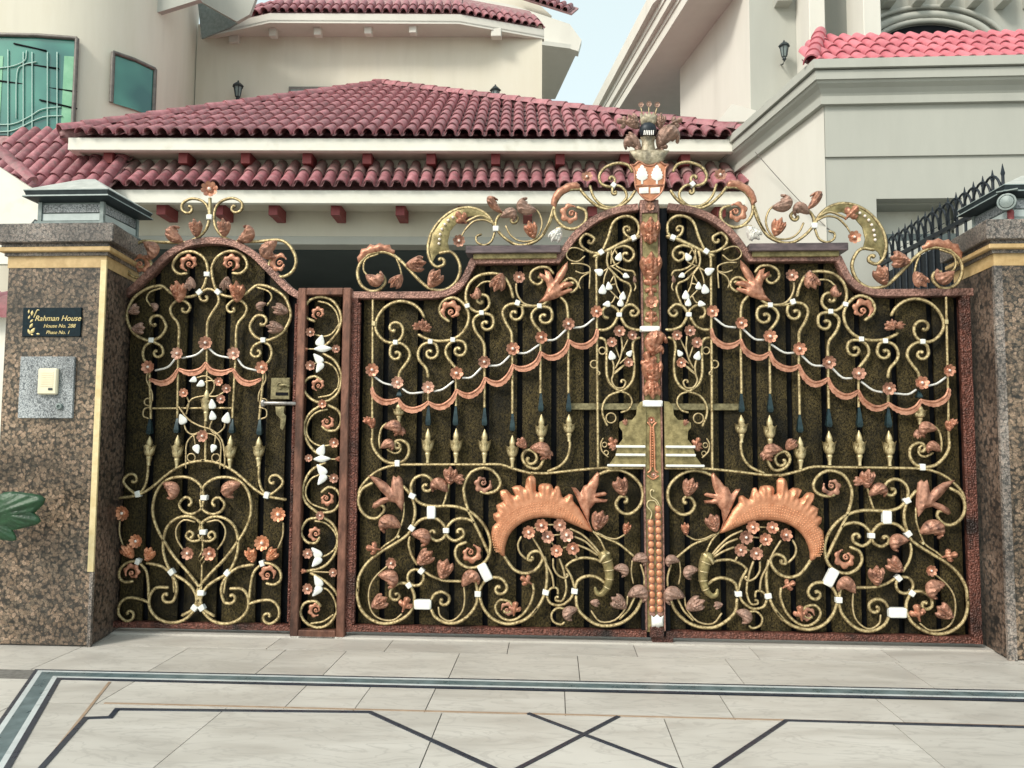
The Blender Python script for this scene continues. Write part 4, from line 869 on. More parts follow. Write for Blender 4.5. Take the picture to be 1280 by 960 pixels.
S('110,600 180,640 236,700 242,770 200,842 140,862 85,836 60,790 80,745 130,735 158,758', r1); S('140,665 190,680 225,730 236,790', r2); S('110,842 170,832 218,800', r2); A(135, 778, 30, 330, 1); F(98, 675, 26, dustycopper); TW(134, 665)
# ------------------------------------------------------------------ driveway paving
def struct(o): o['kind'] = 'structure'; return o
ground = struct(mk('ground', [(-60, -40, -.03), (60, -40, -.03), (60, 80, -.03), (-60, 80, -.03)], [(0, 1, 2, 3)], grout))
drive = struct(box('driveway', -9, 9, -9, 4.2, -.028, -.006, grout))
def flat(name, pts, z0, z1, mat, parent): return prism(name, pts, z0, z1, mat, parent)
J = .003
def row(y1, y0, joints, z=0.0, g=.003):
    for a, b in zip(joints, joints[1:]): flat('paving_slab', [(a + J, y0 + g), (b - J, y0 + g), (b - J, y1 - J), (a + J, y1 - J)], -.006, z + random.uniform(-.0006, .0006), marble, drive)
def gx(pxs, py): return [gnd(p, py).x for p in pxs]
row(-.05, -.41, [-6.5, -5.2, -4.1, -3.25] + gx([345, 490, 637, 790, 930, 1085], 802) + [3.1, 4.2, 5.4, 6.5], g=.010)
row(-.41, -.975, [-6.5, -5.3, -4.3, -3.3] + gx([215, 345, 425, 572, 722, 905, 1110], 822) + [3.3, 4.4, 5.5, 6.6])
row(-1.17, -1.565, [-6.5, -5.4, -4.4, -3.45] + gx([137, 370, 455, 540, 706, 900, 1090], 870) + [2.9, 4.0, 5.2, 6.5])
for k in range(7): row(-1.565 - k * .95, -1.565 - (k + 1) * .95, [-6.5 + (k % 2) * .5 + i * 1.18 for i in range(12)])
row(1.6, .0, [-6.5 + i * 1.1 for i in range(13)]); row(4.1, 1.6, [-6.6 + i * 1.25 for i in range(12)])
sill = flat('threshold_slab', [(-3.33, -.1), (3.1, -.1), (3.1, .05), (-3.33, .05)], -.006, .012, marble, drive)
def offs(path, d):
    out = []; P = [Vector(p) for p in path]
    for i, p in enumerate(P):
        a = (P[i] - P[i - 1]).normalized() if i else (P[1] - P[0]).normalized(); b = (P[i + 1] - P[i]).normalized() if i < len(P) - 1 else a
        na, nb = Vector((-a.y, a.x)), Vector((-b.y, b.x)); m = (na + nb).normalized(); out.append(p + m * (d / max(.3, m.dot(na))))
    return out
def ribbon(path, d0, d1, mat, z, th=.006):
    a, b = offs(path, d0), offs(path, d1)
    for i in range(len(path) - 1): flat('inlay_strip', [a[i], a[i + 1], b[i + 1], b[i]], z - th, z, mat, drive)
band = [(6.5, -.95), (-3.27, -.985), (-2.30, -3.05)]
for d0, d1, m in ((0, .022, inlay_dark), (.022, .05, inlay_white), (.05, .128, inlay_green), (.128, .156, inlay_white), (.156, .185, inlay_dark)): ribbon(band, d0, d1, m, .0035)
def pxp(*l): return [gnd(*p).xy for p in l]
ribbon(pxp((137, 853), (52, 960)) + [Vector((-1.95, -3.3))], -.008, .008, inlay_brown, .0036)
ribbon([Vector((-2.48, -1.55)), Vector((6.5, -1.55))], -.008, .006, inlay_brown, .0036)
ribbon([Vector((-2.02, -3.2))] + pxp((52, 960), (107, 898), (138, 897), (146, 887), (462, 890.5), (615, 960)) + [Vector((.9, -3.35))], -.014, .014, inlay_dark, .0044)
ribbon(pxp((660, 892), (840, 960)) + [Vector((1.25, -2.9))], -.012, .012, inlay_dark, .0044)
ribbon(pxp((773, 896), (650, 960)) + [Vector((-.75, -3.05))], -.012, .012, inlay_dark, .0052)
ribbon([Vector((.2, -2.95))] + pxp((895, 960), (983, 901)) + [Vector((6.5, -1.60))], -.012, .012, inlay_dark, .0044)

# ------------------------------------------------------------------ gate pillars
def inset(poly, o):                              # grow (+) a convex ccw plan
    n = len(poly); out = []
    for i in range(n):
        p, q, r = Vector(poly[i - 1]), Vector(poly[i]), Vector(poly[(i + 1) % n]); a = (q - p).normalized(); b = (r - q).normalized()
        na, nb = Vector((a.y, -a.x)), Vector((b.y, -b.x)); m = (na + nb).normalized(); out.append(tuple(q + m * (o / max(.3, m.dot(na)))))
    return out
def pillar(label, plan, ci, strip):
    t = thing('gate_pillar', label, 'pillar', (sum(p[0] for p in plan) / 4, sum(p[1] for p in plan) / 4, 0), 'granite gate pillars')
    prism('core', inset(plan, -.03), 0, 2.7, grout, t)
    for i in range(4):                             # one granite slab per face
        a, b = Vector(plan[i]), Vector(plan[(i + 1) % 4]); ia, ib = Vector(inset(plan, -.028)[i]), Vector(inset(plan, -.028)[(i + 1) % 4])
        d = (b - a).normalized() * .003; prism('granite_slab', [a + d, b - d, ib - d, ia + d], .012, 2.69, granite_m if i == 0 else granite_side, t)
    prism('tan_band', inset(plan, .004), 2.69, 2.775, tanstone, t)
    prism('moulding', inset(plan, .02), 2.775, 2.80, granite_cap, t); prism('moulding', inset(plan, .05), 2.80, 2.835, tanstone, t, .006); prism('moulding', inset(plan, .035), 2.835, 2.862, granite_cap, t)
    prism('capstone', inset(plan, .075), 2.862, 3.0, granite_cap, t, .006)
    c = Vector(plan[ci]);
    if strip == 'gold': box('corner_strip', c.x - .036, c.x + .006, c.y - .006, c.y + .01, .52, 2.745, goldstrip, t); box('corner_edge', c.x - .02, c.x + .004, c.y - .003, c.y + .02, .0, .52, granite_cap, t)
    else: box('corner_strip', c.x - .006, c.x + .05, c.y - .006, c.y + .02, 0.0, 2.69, granite_cap, t)
    return t
planL = [(-3.975, -.456), (-3.243, -.456), (-3.335, .14), (-3.975, .14)]
planR = [(3.055, -.32), (3.80, -.32), (3.80, .3), (3.10, .3)]
pil_l = pillar('brown granite gate pillar with name plaque, intercom and cream corner strip', planL, 1, 'gold')
pil_r = pillar('brown granite gate pillar with security lamp on its capstone lantern', planR, 0, 'stone')

def lantern(label, cx, cy, w, dpt, tilt=0):
    t = thing('pillar_lantern', label, 'lantern', (cx, cy, 3.0), 'square lanterns on the gate pillars')
    def sq(o): return [(cx - w / 2 - o, cy - dpt / 2 - o), (cx + w / 2 + o, cy - dpt / 2 - o), (cx + w / 2 + o, cy + dpt / 2 + o), (cx - w / 2 - o, cy + dpt / 2 + o)]
    prism('base_plate', sq(.055), 2.998, 3.022, lantern_dk, t, .004); prism('base_step', sq(.03), 3.022, 3.045, lantern_m, t, .004)
    b = prism('body', sq(-.008), 3.045, 3.19, lantern_m, t)
    for (x, y) in sq(0): box('corner_post', x - .014, x + .014, y - .014, y + .014, 3.045, 3.19, lantern_m, b)
    yf = cy - dpt / 2
    box('glass_pane', cx - w / 2 + .016, cx + w / 2 - .016, yf - .004, yf + .006, 3.055, 3.105, lantern_gl, b); box('louvre_band', cx - w / 2 + .016, cx + w / 2 - .016, yf - .004, yf + .006, 3.115, 3.175, greygran, b)
    for sx in (-1, 1):
        xx = cx + sx * w / 2; box('glass_pane', xx - .005, xx + .005, cy - dpt / 2 + .016, cy + dpt / 2 - .016, 3.055, 3.105, lantern_gl, b)
        box('louvre_band', xx - .005, xx + .005, cy - dpt / 2 + .016, cy + dpt / 2 - .016, 3.115, 3.175, greygran, b)
    def tier(n, o0, o1, z0, z1, m): a, c = sq(o0), sq(o1); vs = [(*p, z0) for p in a] + [(*p, z1) for p in c]; mk(n, vs, [(0, 1, 2, 3), (4, 5, 6, 7)] + [(i, (i + 1) % 4, (i + 1) % 4 + 4, i + 4) for i in range(4)], m, t)
    tier('lower_roof', .0, .09, 3.19, 3.212, lantern_dk); tier('lower_roof_edge', .09, .085, 3.2125, 3.224, lantern_m)
    tier('upper_roof_edge', .07, .082, 3.2245, 3.258, lantern_dk); tier('upper_roof_lip', .086, .082, 3.2585, 3.266, lantern_m)
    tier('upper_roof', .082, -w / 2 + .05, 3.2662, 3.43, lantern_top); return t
lan_l = lantern('grey-green square lantern on the granite pillar beside the wicket gate', -3.555, -.17, .47, .46)
lan_r = lantern('grey-green square lantern on the granite pillar behind the security lamp', 3.50, -.02, .56, .46)
box('tilted_block', -3.86, -3.81, -.40, -.36, 3.0, 3.06, lantern_dk, lan_l).rotation_euler = (0, .7, 0)

# security lamp on the far pillar
sl = thing('security_lamp', 'grey round-faced security lamp on a short red bracket on the capstone', 'lamp', (3.17, -.27, 3.0))
tube('bracket', [Vector((3.21, -.27, 2.998)), Vector((3.21, -.27, 3.09))], .02, bracket_m, sl)
vs, fs = lathev([(.045, 0), (.055, .03), (.058, .14), (.062, .16), (.05, .162), (.048, .15)], 20)
q = Vector((-.55, -.8, -.05)).to_track_quat('Z', 'Y')
mk('housing', [Vector((3.24, -.20, 3.15)) + q @ (Vector(v) * .95) for v in vs], fs, lantern_m, sl)
vs, fs = lathev([(.046, 0), (.042, .012), (.02, .02), (.004, .022)], 20); mk('lens', [Vector((3.24, -.20, 3.15)) + q @ (Vector(v) + Vector((0, 0, .145))) for v in vs], fs, lantern_m, sl)
slab('hood', [Vector((3.10, -.30, 3.222)), Vector((3.20, -.38, 3.222)), Vector((3.34, -.17, 3.24)), Vector((3.24, -.09, 3.24))], .008, lantern_m, sl)

# name plaque
yp = -.456
a, b = at(30.5, 385, yp), at(101.5, 421, yp)
pq = thing('name_plaque', 'black stone name plaque with gilt script on the granite pillar', 'plaque', (a.x / 2 + b.x / 2, yp, b.z))
box('tablet', a.x, b.x, yp - .014, yp + .004, b.z, a.z, plaque_m, pq, .003); PW = b.x - a.x
def ptxt(n, s, px, py, size, sh=.3): text_lines(n, s, size, at(px, py, yp - .0155) , 0, plaque_gold, pq, sh, .0012)
ptxt('lettering', 'Rahman House', 72, 401, .056); ptxt('lettering', 'House No. 288', 74, 409.5, .038); ptxt('lettering', 'Phase No. 1', 72, 417.5, .036)
PAR = pq; Z(20, 375, 14.22)
for s in ((250, 610, 215, 520), (260, 600, 330, 500), (240, 500, 300, 420), (250, 400, 300, 340), (220, 340, 250, 270), (280, 280, 285, 190), (225, 240, 235, 170), (260, 610, 310, 620), (360, 600, 420, 615)): L(*s, 'l', plaque_gold, yp - .0145, w=1.3, name='gilt_leaf')
S('320,310 350,240 380,180 410,180', .004, yp - .016, plaque_gold, 'gilt_stem')
# intercom
a, b = at(28, 446, yp), at(92, 523, yp)
it = thing('intercom', 'cream intercom on a light grey granite backing plate below the name plaque', 'intercom', (a.x / 2 + b.x / 2, yp, b.z))
box('backing_plate', a.x, b.x, yp - .02, yp + .004, b.z, a.z, greygran, it, .003)
a, b = at(48.5, 460.5, yp - .04), at(71, 493, yp - .04); un = box('speaker_unit', a.x, b.x, yp - .05, yp - .018, b.z, a.z, cream_pl, it, .008)
for k in range(7):
    z = a.z - .03 - k * .016; box('grille_slat', a.x + .025, b.x - .025, yp - .0525, yp - .049, z - .004, z + .004, cream_pl, un)
c = at(63, 486, yp - .05); box('call_button', c.x - .015, c.x + .015, yp - .054, yp - .049, c.z - .01, c.z + .006, lantern_dk, un)
c = at(74, 508, yp - .03); vs, fs = lathev([(.022, 0), (.024, .012), (.02, .02), (.012, .021), (.011, .012), (.002, .012)], 16); mk('bell_push', [(c.x + x, yp - .018 - z, c.z + y) for x, y, z in vs], fs, lantern_m, it)

# side wall and plant at the near pillar
bw = thing('boundary_wall', 'white boundary wall with red tiled coping beside the plaque pillar', 'wall', (-5.4, .1, 0))
box('wall', -7, -3.98, .0, .2, 0, 2.46, fascia_m, bw); box('coping_band', -7, -3.978, -.03, .23, 2.40, 2.47, fascia_m, bw)
for i in range(16): vs, fs = lathev([(.09, 0), (.1, .3)], 10); mk('coping_tile', [(-4.07 - i * .18 + x, -.1 + z * 1.2, 2.47 + y + z * .35) for x, y, z in vs], fs, tile_m, bw)
pl = thing('leafy_plant', 'dark green broad-leaved plant at the foot of the granite pillar', 'plant', (-3.98, -.75, 0)); PAR = pl
Z(0, 560, 3.43)
tube('stem', [Vector((-4.02, -.72, 0)), Vector((-3.99, -.74, .6)), W3(-25, 300, -.76)], .012, leafgreen, pl)
for s in ((-30, 290, 165, 215), (5, 280, 165, 330), (-30, 330, 60, 395), (-40, 300, -120, 200), (-30, 350, -90, 430)): T('%d,%d %d,%d' % (-25, 300, s[0], s[1]), .006, -.76); L(*s, 'g', leafgreen, -.76, w=.6)

# ------------------------------------------------------------------ roof tiles
def tile_mesh(mat, r, ln, name='roof_tile'):
    vs, fs = [], []; n = 8
    for y, k in ((0, 1.0), (ln, .84)):
        for rr in (1, .84):
            for i in range(n + 1): a = math.pi * i / n; vs.append((math.cos(a) * r * k * rr, y, math.sin(a) * r * k * rr * 1.12))
    m = n + 1
    for i in range(n): fs += [(i, i + 1, 2 * m + i + 1, 2 * m + i), (m + i, 3 * m + i, 3 * m + i + 1, m + i + 1), (i, m + i, m + i + 1, i + 1), (2 * m + i, 2 * m + i + 1, 3 * m + i + 1, 3 * m + i)]
    fs += [(0, 2 * m, 3 * m, m), (n, m + n, 3 * m + n, 2 * m + n)]
    return mesh(name, vs, fs, mat, 50)
def roof_tiles(par, O, u, s, n, U, pitch, row_len, nrow, smax, mat, budget, u0=0.0, lift=.0, row_mats={}):
    """O eave origin, u along eave, s up the slope, n normal; smax(x): slope length available at x. Returns tiles used."""
    me = tile_mesh(mat, pitch * .43, row_len * 1.12); used = 0; rv, rf = [], []; pv, pf = [], []
    ncol = int(U / pitch); rm = {}
    for k, m2 in row_mats.items(): rm[k] = me.copy(); rm[k].materials.clear(); rm[k].materials.append(m2)
    base = [v.co.copy() for v in me.vertices]; bf = [tuple(p.vertices) for p in me.polygons]
    for k in range(nrow):
        for i in range(ncol):
            x = (i + .5) * pitch; sm = smax(x + u0)
            if (k + .55) * row_len > sm: continue
            j = random.uniform(-.006, .006); uu = u
            p = O + u * x + s * (k * row_len + random.uniform(-.008, .008)) + n * (.022 + lift)
            tl = (s - n * .03 + u * j * 3).normalized(); nn = u.cross(tl).normalized(); M3 = Matrix((u, tl, nn)).transposed()
            if used < budget: inst('roof_tile', rm.get(k, me), p, M3, par); used += 1
            else:
                o = len(rv); rv += [p + M3 @ v for v in base]; rf += [tuple(q + o for q in f) for f in bf]
    for i in range(ncol + 1):                       # pan channels between the covers
        x = i * pitch; sm = min(smax(x + u0), nrow * row_len)
        if sm < row_len * .6: continue
        rows = max(1, int(sm / row_len))
        for k in range(rows):
            o = len(pv); s0, s1 = k * row_len + .03, min(sm, (k + 1) * row_len)
            for q, k2 in ((s0, 1), (s1, .86)):
                for h in range(5): a = math.pi * h / 4; pv.append(O + u * (x - math.cos(a) * pitch * .22 * k2) + s * q + n * (.03 - math.sin(a) * pitch * .2 + (0 if k2 == 1 else -.015)))
            pf += [(o + h, o + h + 1, o + 6 + h, o + 5 + h) for h in range(4)]
    if rv: mk('upper_roof_tiles', rv, rf, mat, par)['kind'] = 'stuff'
    if pv: mk('pan_tiles', pv, pf, pan_m, par)['kind'] = 'stuff'
    return used
def ridge(par, A_, B_, r, ln, mat, name='ridge_tile'):
    d = (B_ - A_); n = math.ceil(d.length / ln); d.normalize(); sx = d.cross(Vector((0, 0, 1))).normalized(); nz = sx.cross(d); me = tile_mesh(mat, r, ln * 1.15, name)
    for i in range(n): inst(name, me, A_ + d * (i * ln), Matrix((sx, (d - nz * .03).normalized(), nz)).transposed(), par)

# ------------------------------------------------------------------ porch with two tiled eaves
PO = Vector((-6.75, 4.3, 0)); pdv = Vector((9.35, .45, 0)).normalized(); pnv = Vector((-pdv.y, pdv.x, 0))
def PU(px, py): return (onwall(px, py, PO, pdv) - PO).dot(pdv)
def PZ(py, px=500, v=0.0): return onwall(px, py, PO + pnv * v, pdv).z
def PLp(u, v, z): p = PO + pdv * u + pnv * v; p.z = z; return p
def boxL(name, u0, u1, v0, v1, z0, z1, mat, par, bev=0.0):
    vs = [PLp(u, v, z) for u in (u0, u1) for v in (v0, v1) for z in (z0, z1)]
    o = mk(name, vs, [(0, 1, 3, 2), (4, 6, 7, 5), (0, 4, 5, 1), (2, 3, 7, 6), (0, 2, 6, 4), (1, 5, 7, 3)], mat, par)
    if bev: bevel(o, bev)
    return o
porch = thing('car_porch', 'cream car porch with two tiers of pink barrel-tiled eaves behind the gate', 'porch', tuple(PLp(4.5, 1.5, 0)))
UR = PU(936, 188); zF0, zF1 = PZ(188.5), PZ(173)
boxL('fascia', -.0, UR, 0, .1, zF0, zF1, fascia_m, porch, .006); boxL('fascia', -.0, .1, .1, 2.5, zF0, zF1, fascia_m, porch)
boxL('soffit', .1, UR, .1, .5, zF0 + .03, zF0 + .06, cream, porch)
UL2 = PU(125, 245); UR2 = PU(948, 245); zG0, zG1 = PZ(254.5), PZ(238)
boxL('wall', .42, UR + .2, .45, .7, zG1 + .1, zF0 + .05, cream, porch)
for px in (128, 223, 302, 380, 456, 537, 619, 701, 783, 860):
    u = PU(px, 195); boxL('bracket', u - .062, u + .062, .14, .46, PZ(204.5, v=.14), zF0 + .032, bracket_m, porch)
boxL('fascia', UL2 - .4, UR2, 0, .1, zG0, zG1, fascia_m, porch, .006); boxL('soffit', UL2 - .4, UR2, .1, .7, zG0 + .05, zG0 + .08, cream, porch)
zH = PZ(296, v=.5)
boxL('wall', UL2 - .6, UR2 + .1, .55, .75, zH, zG0 + .06, cream, porch); boxL('lintel', UL2 - .6, UR2 + .1, .48, .8, PZ(306, v=.48), zH, greywall, porch, .008)
for px in (195, 268, 337, 416, 498, 577, 660, 742, 820, 905):
    u = PU(px, 262); boxL('bracket', u - .062, u + .062, .14, .56, PZ(269, v=.14), zG0 + .04, bracket_m, porch)
zC = PZ(306, v=.48)
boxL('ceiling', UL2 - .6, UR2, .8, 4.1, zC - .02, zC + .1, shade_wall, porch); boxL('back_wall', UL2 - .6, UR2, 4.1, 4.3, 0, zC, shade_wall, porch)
boxL('side_wall', UL2 - .8, UL2 - .6, .5, 4.3, 0, zH + .6, cream, porch); boxL('pier', UR2 - .05, UR2 + .3, .5, .95, 0, zH, cream, porch)
boxL('garage_shutter', 1.4, 5.6, 4.04, 4.1, 0, 2.9, alum, porch)
# hip roof
VA = 4.1; uA = (onwall(478, 109, PO + pnv * VA, pdv) - PO).dot(pdv); zA = onwall(478, 109, PO + pnv * VA, pdv).z
eO = PLp(-.08, -.06, zF1 + .01); apex = PLp(uA, VA, zA); sl_v = (PLp(uA, VA, zA) - PLp(uA, -.06, zF1 + .01)); SL = sl_v.length; sv = sl_v.normalized(); nv = pdv.cross(sv).normalized(); UU = UR + .12
hip = slab('hip_roof', [PLp(.1, .1, zF1 + .03), PLp(UU - .15, .1, zF1 + .03), PLp(uA, VA, zA - .06)], .02, tile_m, porch)
eR, eL, bR, bL = PLp(UU, -.06, zF1), PLp(-.08, -.06, zF1), PLp(UU, VA, zF1), PLp(-.08, VA, zF1)
mk('hip_side', [eL, bL, apex, eL - Vector((0, 0, .04)), bL - Vector((0, 0, .04)), apex - Vector((0, 0, .04))], [(0, 1, 2), (3, 5, 4), (0, 3, 4, 1)], tile_m, porch)
mk('hip_side', [eR, bR, apex, eR - Vector((0, 0, .04)), bR - Vector((0, 0, .04)), apex - Vector((0, 0, .04))], [(0, 2, 1), (3, 4, 5), (0, 1, 4, 3)], tile_m, porch)
pt = UU / 50.5
used = roof_tiles(hip, eO, pdv, sv, nv, UU + .08, pt, SL / 11.5, 11, lambda x: SL * (x / (uA + .08) if x < uA + .08 else (UU + .08 - x) / (UU - uA)), tile_m, 205)
for e_ in (eL, eR): tube('ridge_mortar', [e_ + Vector((0, .1, .05)), apex + Vector((0, 0, .03))], .085, pan_m, hip, hd=.07)
ridge(hip, eL + Vector((0, 0, .06)), apex + Vector((0, 0, .05)), .10, .33, tile_m); ridge(hip, eR + Vector((0, 0, .06)), apex + Vector((0, 0, .05)), .10, .33, tile_m)
sk = boxL('skirt_roof', UL2 - .4, UR2 + .04, .12, .45, zG1 - .02, zG1, pan_m, porch)
zK = PZ(207, v=.45); s2 = Vector((pnv.x * .51, pnv.y * .51, zK - zG1 - .02)).normalized(); n2 = pdv.cross(s2).normalized()
slab('roof_deck', [PLp(UL2 - .4, .12, zG1 + .05), PLp(UR2 + .04, .12, zG1 + .05), PLp(UR2 + .04, .47, zK - .02), PLp(UL2 - .4, .47, zK - .02)], .03, pan_m, sk)
roof_tiles(sk, PLp(UL2 - .4, -.06, zG1 + .02), pdv, s2, n2, UR2 + .44 - UL2, pt * 1.015, .33, 2, lambda x: .75, tile_m, 120, row_mats={1: tile_moss})

# ------------------------------------------------------------------ main house behind the porch
house = thing('main_house', 'tall cream plastered house with green glass windows and curved wall rising behind the porch', 'house', tuple(PLp(3, 6, 0)))
def hw(px, py, v=4.25): return onwall(px, py, PO + pnv * v, pdv)
def HU(px, v=4.25): return (hw(px, 90, v) - PO).dot(pdv)
boxL('wall', HU(245), HU(677.5), 4.25, 4.6, 0, 9.6, cream, house)
# long recessed vent strip above the hip
a, b = hw(362, 109), hw(560, 122); boxL('vent_strip', HU(362), HU(560), 4.22, 4.27, b.z, a.z, alum, house); boxL('vent_louvre', HU(365), HU(557), 4.205, 4.25, b.z, a.z - .07, lantern_m, house)
# curved bay
arc = [(-60, 11.0), (0, 11.05), (50, 11.1), (100, 11.22), (143, 11.55), (170, 11.8), (197, 12.15), (225, 12.9), (246, 14.6)]
ap = []
for px, d in arc: p = at(px, 100, d - DIST); ap.append(Vector((p.x, p.y)))
outer = [tuple(p) for p in ap]; innr = [(p.x - .1, p.y + .35) for p in ap]
vs = [(x, y, 0) for x, y in outer] + [(x, y, 10.5) for x, y in outer]; n = len(outer)
mk('curved_wall', vs, [(i, i + 1, n + i + 1, n + i) for i in range(n - 1)], cream, house, 60)
def bay(px, py):                                # point on the curved wall
    r = ray(px, py); best = None
    for a, b in zip(ap, ap[1:]):
        e = b - a; den = r.x * e.y - r.y * e.x
        if abs(den) < 1e-9: continue
        q = Vector((a.x - CAM.x, a.y - CAM.y)); t = (q.x * e.y - q.y * e.x) / den; k = (q.x * r.y - q.y * r.x) / den
        if -.01 <= k <= 1.01 and t > 0: best = CAM + r * t
    return best
def bay_window(xs, top, bot, fw):
    tp = [bay(x, y) for x, y in zip(xs, top)]; bz = bay(xs[-1], bot).z; zt = sum(p.z for p in tp) / len(tp); o = Vector((.01, -.05, 0))
    lo = [Vector((p.x, p.y, bz)) for p in tp]; hi = [Vector((p.x, p.y, zt)) for p in tp]; n = len(tp)
    w = mk('window', [p + o for p in lo] + [p + o for p in hi], [(i, i + 1, n + i + 1, n + i) for i in range(n - 1)], glass, house, 80)
    o2 = Vector((.01, -.07, 0))
    tube('window_frame', [p + o2 for p in hi], fw, alum, w, round_ends=False); tube('window_frame', [lo[-1] + o2, hi[-1] + o2], fw, alum, w, round_ends=False); tube('window_frame', [lo[0] + o2, hi[0] + o2], fw, alum, w, round_ends=False)
    return w
w1 = bay_window((-50, 0, 50, 99), (44, 45.5, 48, 53), 175, .03); w2 = bay_window((144, 170, 196), (69, 78, 87.5), 150, .03)
grille = MAT('pale_green_grille', (.34, .52, .46), (.4, .58, .52), 10, .5)
def gr_(pts, r=.009): tube('grille_bar', catmull([bay(x, y) + Vector((.012, -.066, 0)) for x, y in pts], 4), r, grille, w1)
for x, y0 in ((13, 65), (32, 68), (43, 68), (62, 68), (74, 68)): gr_([(x, y0), (x, 120), (x, 172)])
gr_([(0, 158), (20, 157), (40, 148), (55, 139), (78, 136)]); gr_([(0, 167), (20, 165), (45, 153), (60, 148), (80, 147)]); gr_([(23, 150), (24, 95), (32, 84), (48, 80)]); gr_([(0, 88), (20, 85), (34, 78), (36, 66)])
for a, b in (((30, 82), (75, 88)), ((0, 103), (98, 117)), ((52, 127), (98, 138)), ((20, 57), (60, 66))): tube('curtain_fold', [bay(*a) + Vector((.012, -.062, 0)), bay(*b) + Vector((.012, -.062, 0))], .012, black_m, w1)
for a, b, w in ((82, 97, 0), (0, 6, 0)):
    p = [bay(a, 80), bay(b, 80)]; mk('curtain', [Vector((q.x + .01, q.y - .056, z)) for q in p for z in (bay(a, 172).z, bay(a, 72).z)], [(0, 2, 3, 1)], MAT('pale_curtain_%d' % a, (.16, .42, .25), (.24, .52, .33), 6, .5), w1)
# low tiled roof under the bay window
O3 = at(-45, 205, 4.6); e3 = at(140, 240, 3.9); u3 = Vector((1, 0, 0)); sO = at(-12, 248, 4.2)
lr = slab('lower_roof', [at(-60, 250, 4.0), at(132, 246, 4.0), at(118, 172, 5.25), at(-60, 166, 5.25)], .04, pan_m, house)
q0, q1, q2 = at(-60, 250, 4.0), at(132, 246, 4.0), at(-60, 166, 5.25); u3 = (q1 - q0).normalized(); s3 = (q2 - q0); s3 = (s3 - u3 * s3.dot(u3)); L3 = s3.length; s3.normalize(); n3 = u3.cross(s3).normalized()
roof_tiles(lr, q0, u3, s3, n3, (q1 - q0).length, .19, L3 / 4.2, 4, lambda x: L3, tile_m, 80)
slab('roof_verge', [at(-30, 330, 3.86), at(58, 330, 3.86), at(58, 250, 3.86), at(38, 234, 3.86), at(-2, 208, 3.86), at(-30, 192, 3.86)], .1, fascia_m, house)
ridge(lr, at(-14, 180, 3.98), at(36, 224, 3.86), .1, .3, tile_m)
# upper eave over the bay of the back wall
zE0, zE1 = at(455, 31, 8.2).z, at(455, 19, 8.2).z
ev = [hw(250, 50, 4.25), at(337, 25, 8.05), at(574, 26, 8.25), hw(680, 55, 4.25)]; ev = [Vector((p.x, p.y)) for p in ev]
def offv(k): return [Vector((p.x, p.y)) for p in ev]
vs = [(p.x, p.y, z) for p in ev for z in (zE0, zE1)] + [(p.x, p.y + .12, z) for p in ev for z in (zE0, zE1)]
fs = []
for i in range(3): a = 2 * i; fs += [(a, a + 2, a + 3, a + 1), (a + 8, a + 9, a + 11, a + 10), (a, a + 8, a + 10, a + 2), (a + 1, a + 3, a + 11, a + 9)]
mk('eave_fascia', vs, fs + [(0, 1, 9, 8), (6, 14, 15, 7)], trim_lit_side, house)
bR_, bL_ = hw(680, 55, 4.3), hw(250, 50, 4.3)
prism('eave_soffit', [tuple(p) for p in ev] + [(bR_.x, bR_.y + .05), (bL_.x, bL_.y + .05)], zE0 + .03, zE0 + .06, trim_lit_side, house)
for px in (341, 397, 460, 516): p = at(px, 33, 8.3); box('eave_bracket', p.x - .07, p.x + .07, 8.28, 8.42, zE0 - .13, zE0 + .04, trim_lit_side, house, .01)
for px in (292, 620): p = at(px, 45, 8.5); box('eave_bracket', p.x - .1, p.x + .1, 8.5, 8.66, zE0 - .12, zE0 + .04, trim_lit_side, house, .01)
er = prism('eave_roof', [tuple(p + Vector((0, .1))) for p in ev], zE1 - .01, zE1 + .01, tile_m, house)
for A0, B0, nm in ((ev[0], ev[1], 8), (ev[1], ev[2], 22), (ev[2], ev[3], 11)):
    e = B0 - A0; ln = e.length; u4 = Vector((e.x, e.y, 0)).normalized(); s4 = Vector((-u4.y * .7, u4.x * .7, .7)).normalized(); n4 = u4.cross(s4).normalized()
    roof_tiles(er, Vector((A0.x, A0.y, zE1 + .01)), u4, s4, n4, ln, ln / nm * .999, .3, 2, lambda x: .7, tile_m, 60)
    mk('roof_deck', [(A0.x, A0.y, zE1), (B0.x, B0.y, zE1), (B0.x + s4.x * 1.2, B0.y + s4.y * 1.2, zE1 + .84), (A0.x + s4.x * 1.2, A0.y + s4.y * 1.2, zE1 + .84)], [(0, 1, 2, 3)], pan_m, er)
# top roof with overhanging verge on the right of the house
zS = 10.2
slab('verge_soffit', [gnd(655, 53, zS), gnd(655, 124, zS), gnd(694, 124, zS), gnd(723, 62, zS)], .1, trim_lit_side, house)
boxL('rear_wall', HU(600, 8.5), HU(700, 12.5) - .6, 9, 9.3, 0, 10.3, cream, house)
Yv = gnd(723, 62, zS).y - .05
slab('verge_fascia', [at(560, -8, Yv), at(640, 6, Yv), at(712, 30, Yv), at(727, 50, Yv), at(723, 64, Yv), at(675, 50, Yv), at(575, 20, Yv), at(560, 16, Yv)], -.25, trim_lit_side, house)
mk('upper_wall', [at(500, -60, Yv + .8), at(600, -60, Yv + .8), at(690, 20, Yv + .8), at(672, 70, Yv + .8), at(500, 60, Yv + .8)], [(0, 1, 2, 3, 4)], cream, house)
v0, v1 = at(632, -9, Yv - .1), at(715, 17, Yv - .1); u6 = (v1 - v0).normalized(); s6 = Vector((0, .75, .66)); s6 = (s6 - u6 * s6.dot(u6)).normalized()
tr = slab('top_roof', [v0, v1, v1 + s6 * .8, v0 + s6 * .8], .04, pan_m, house)
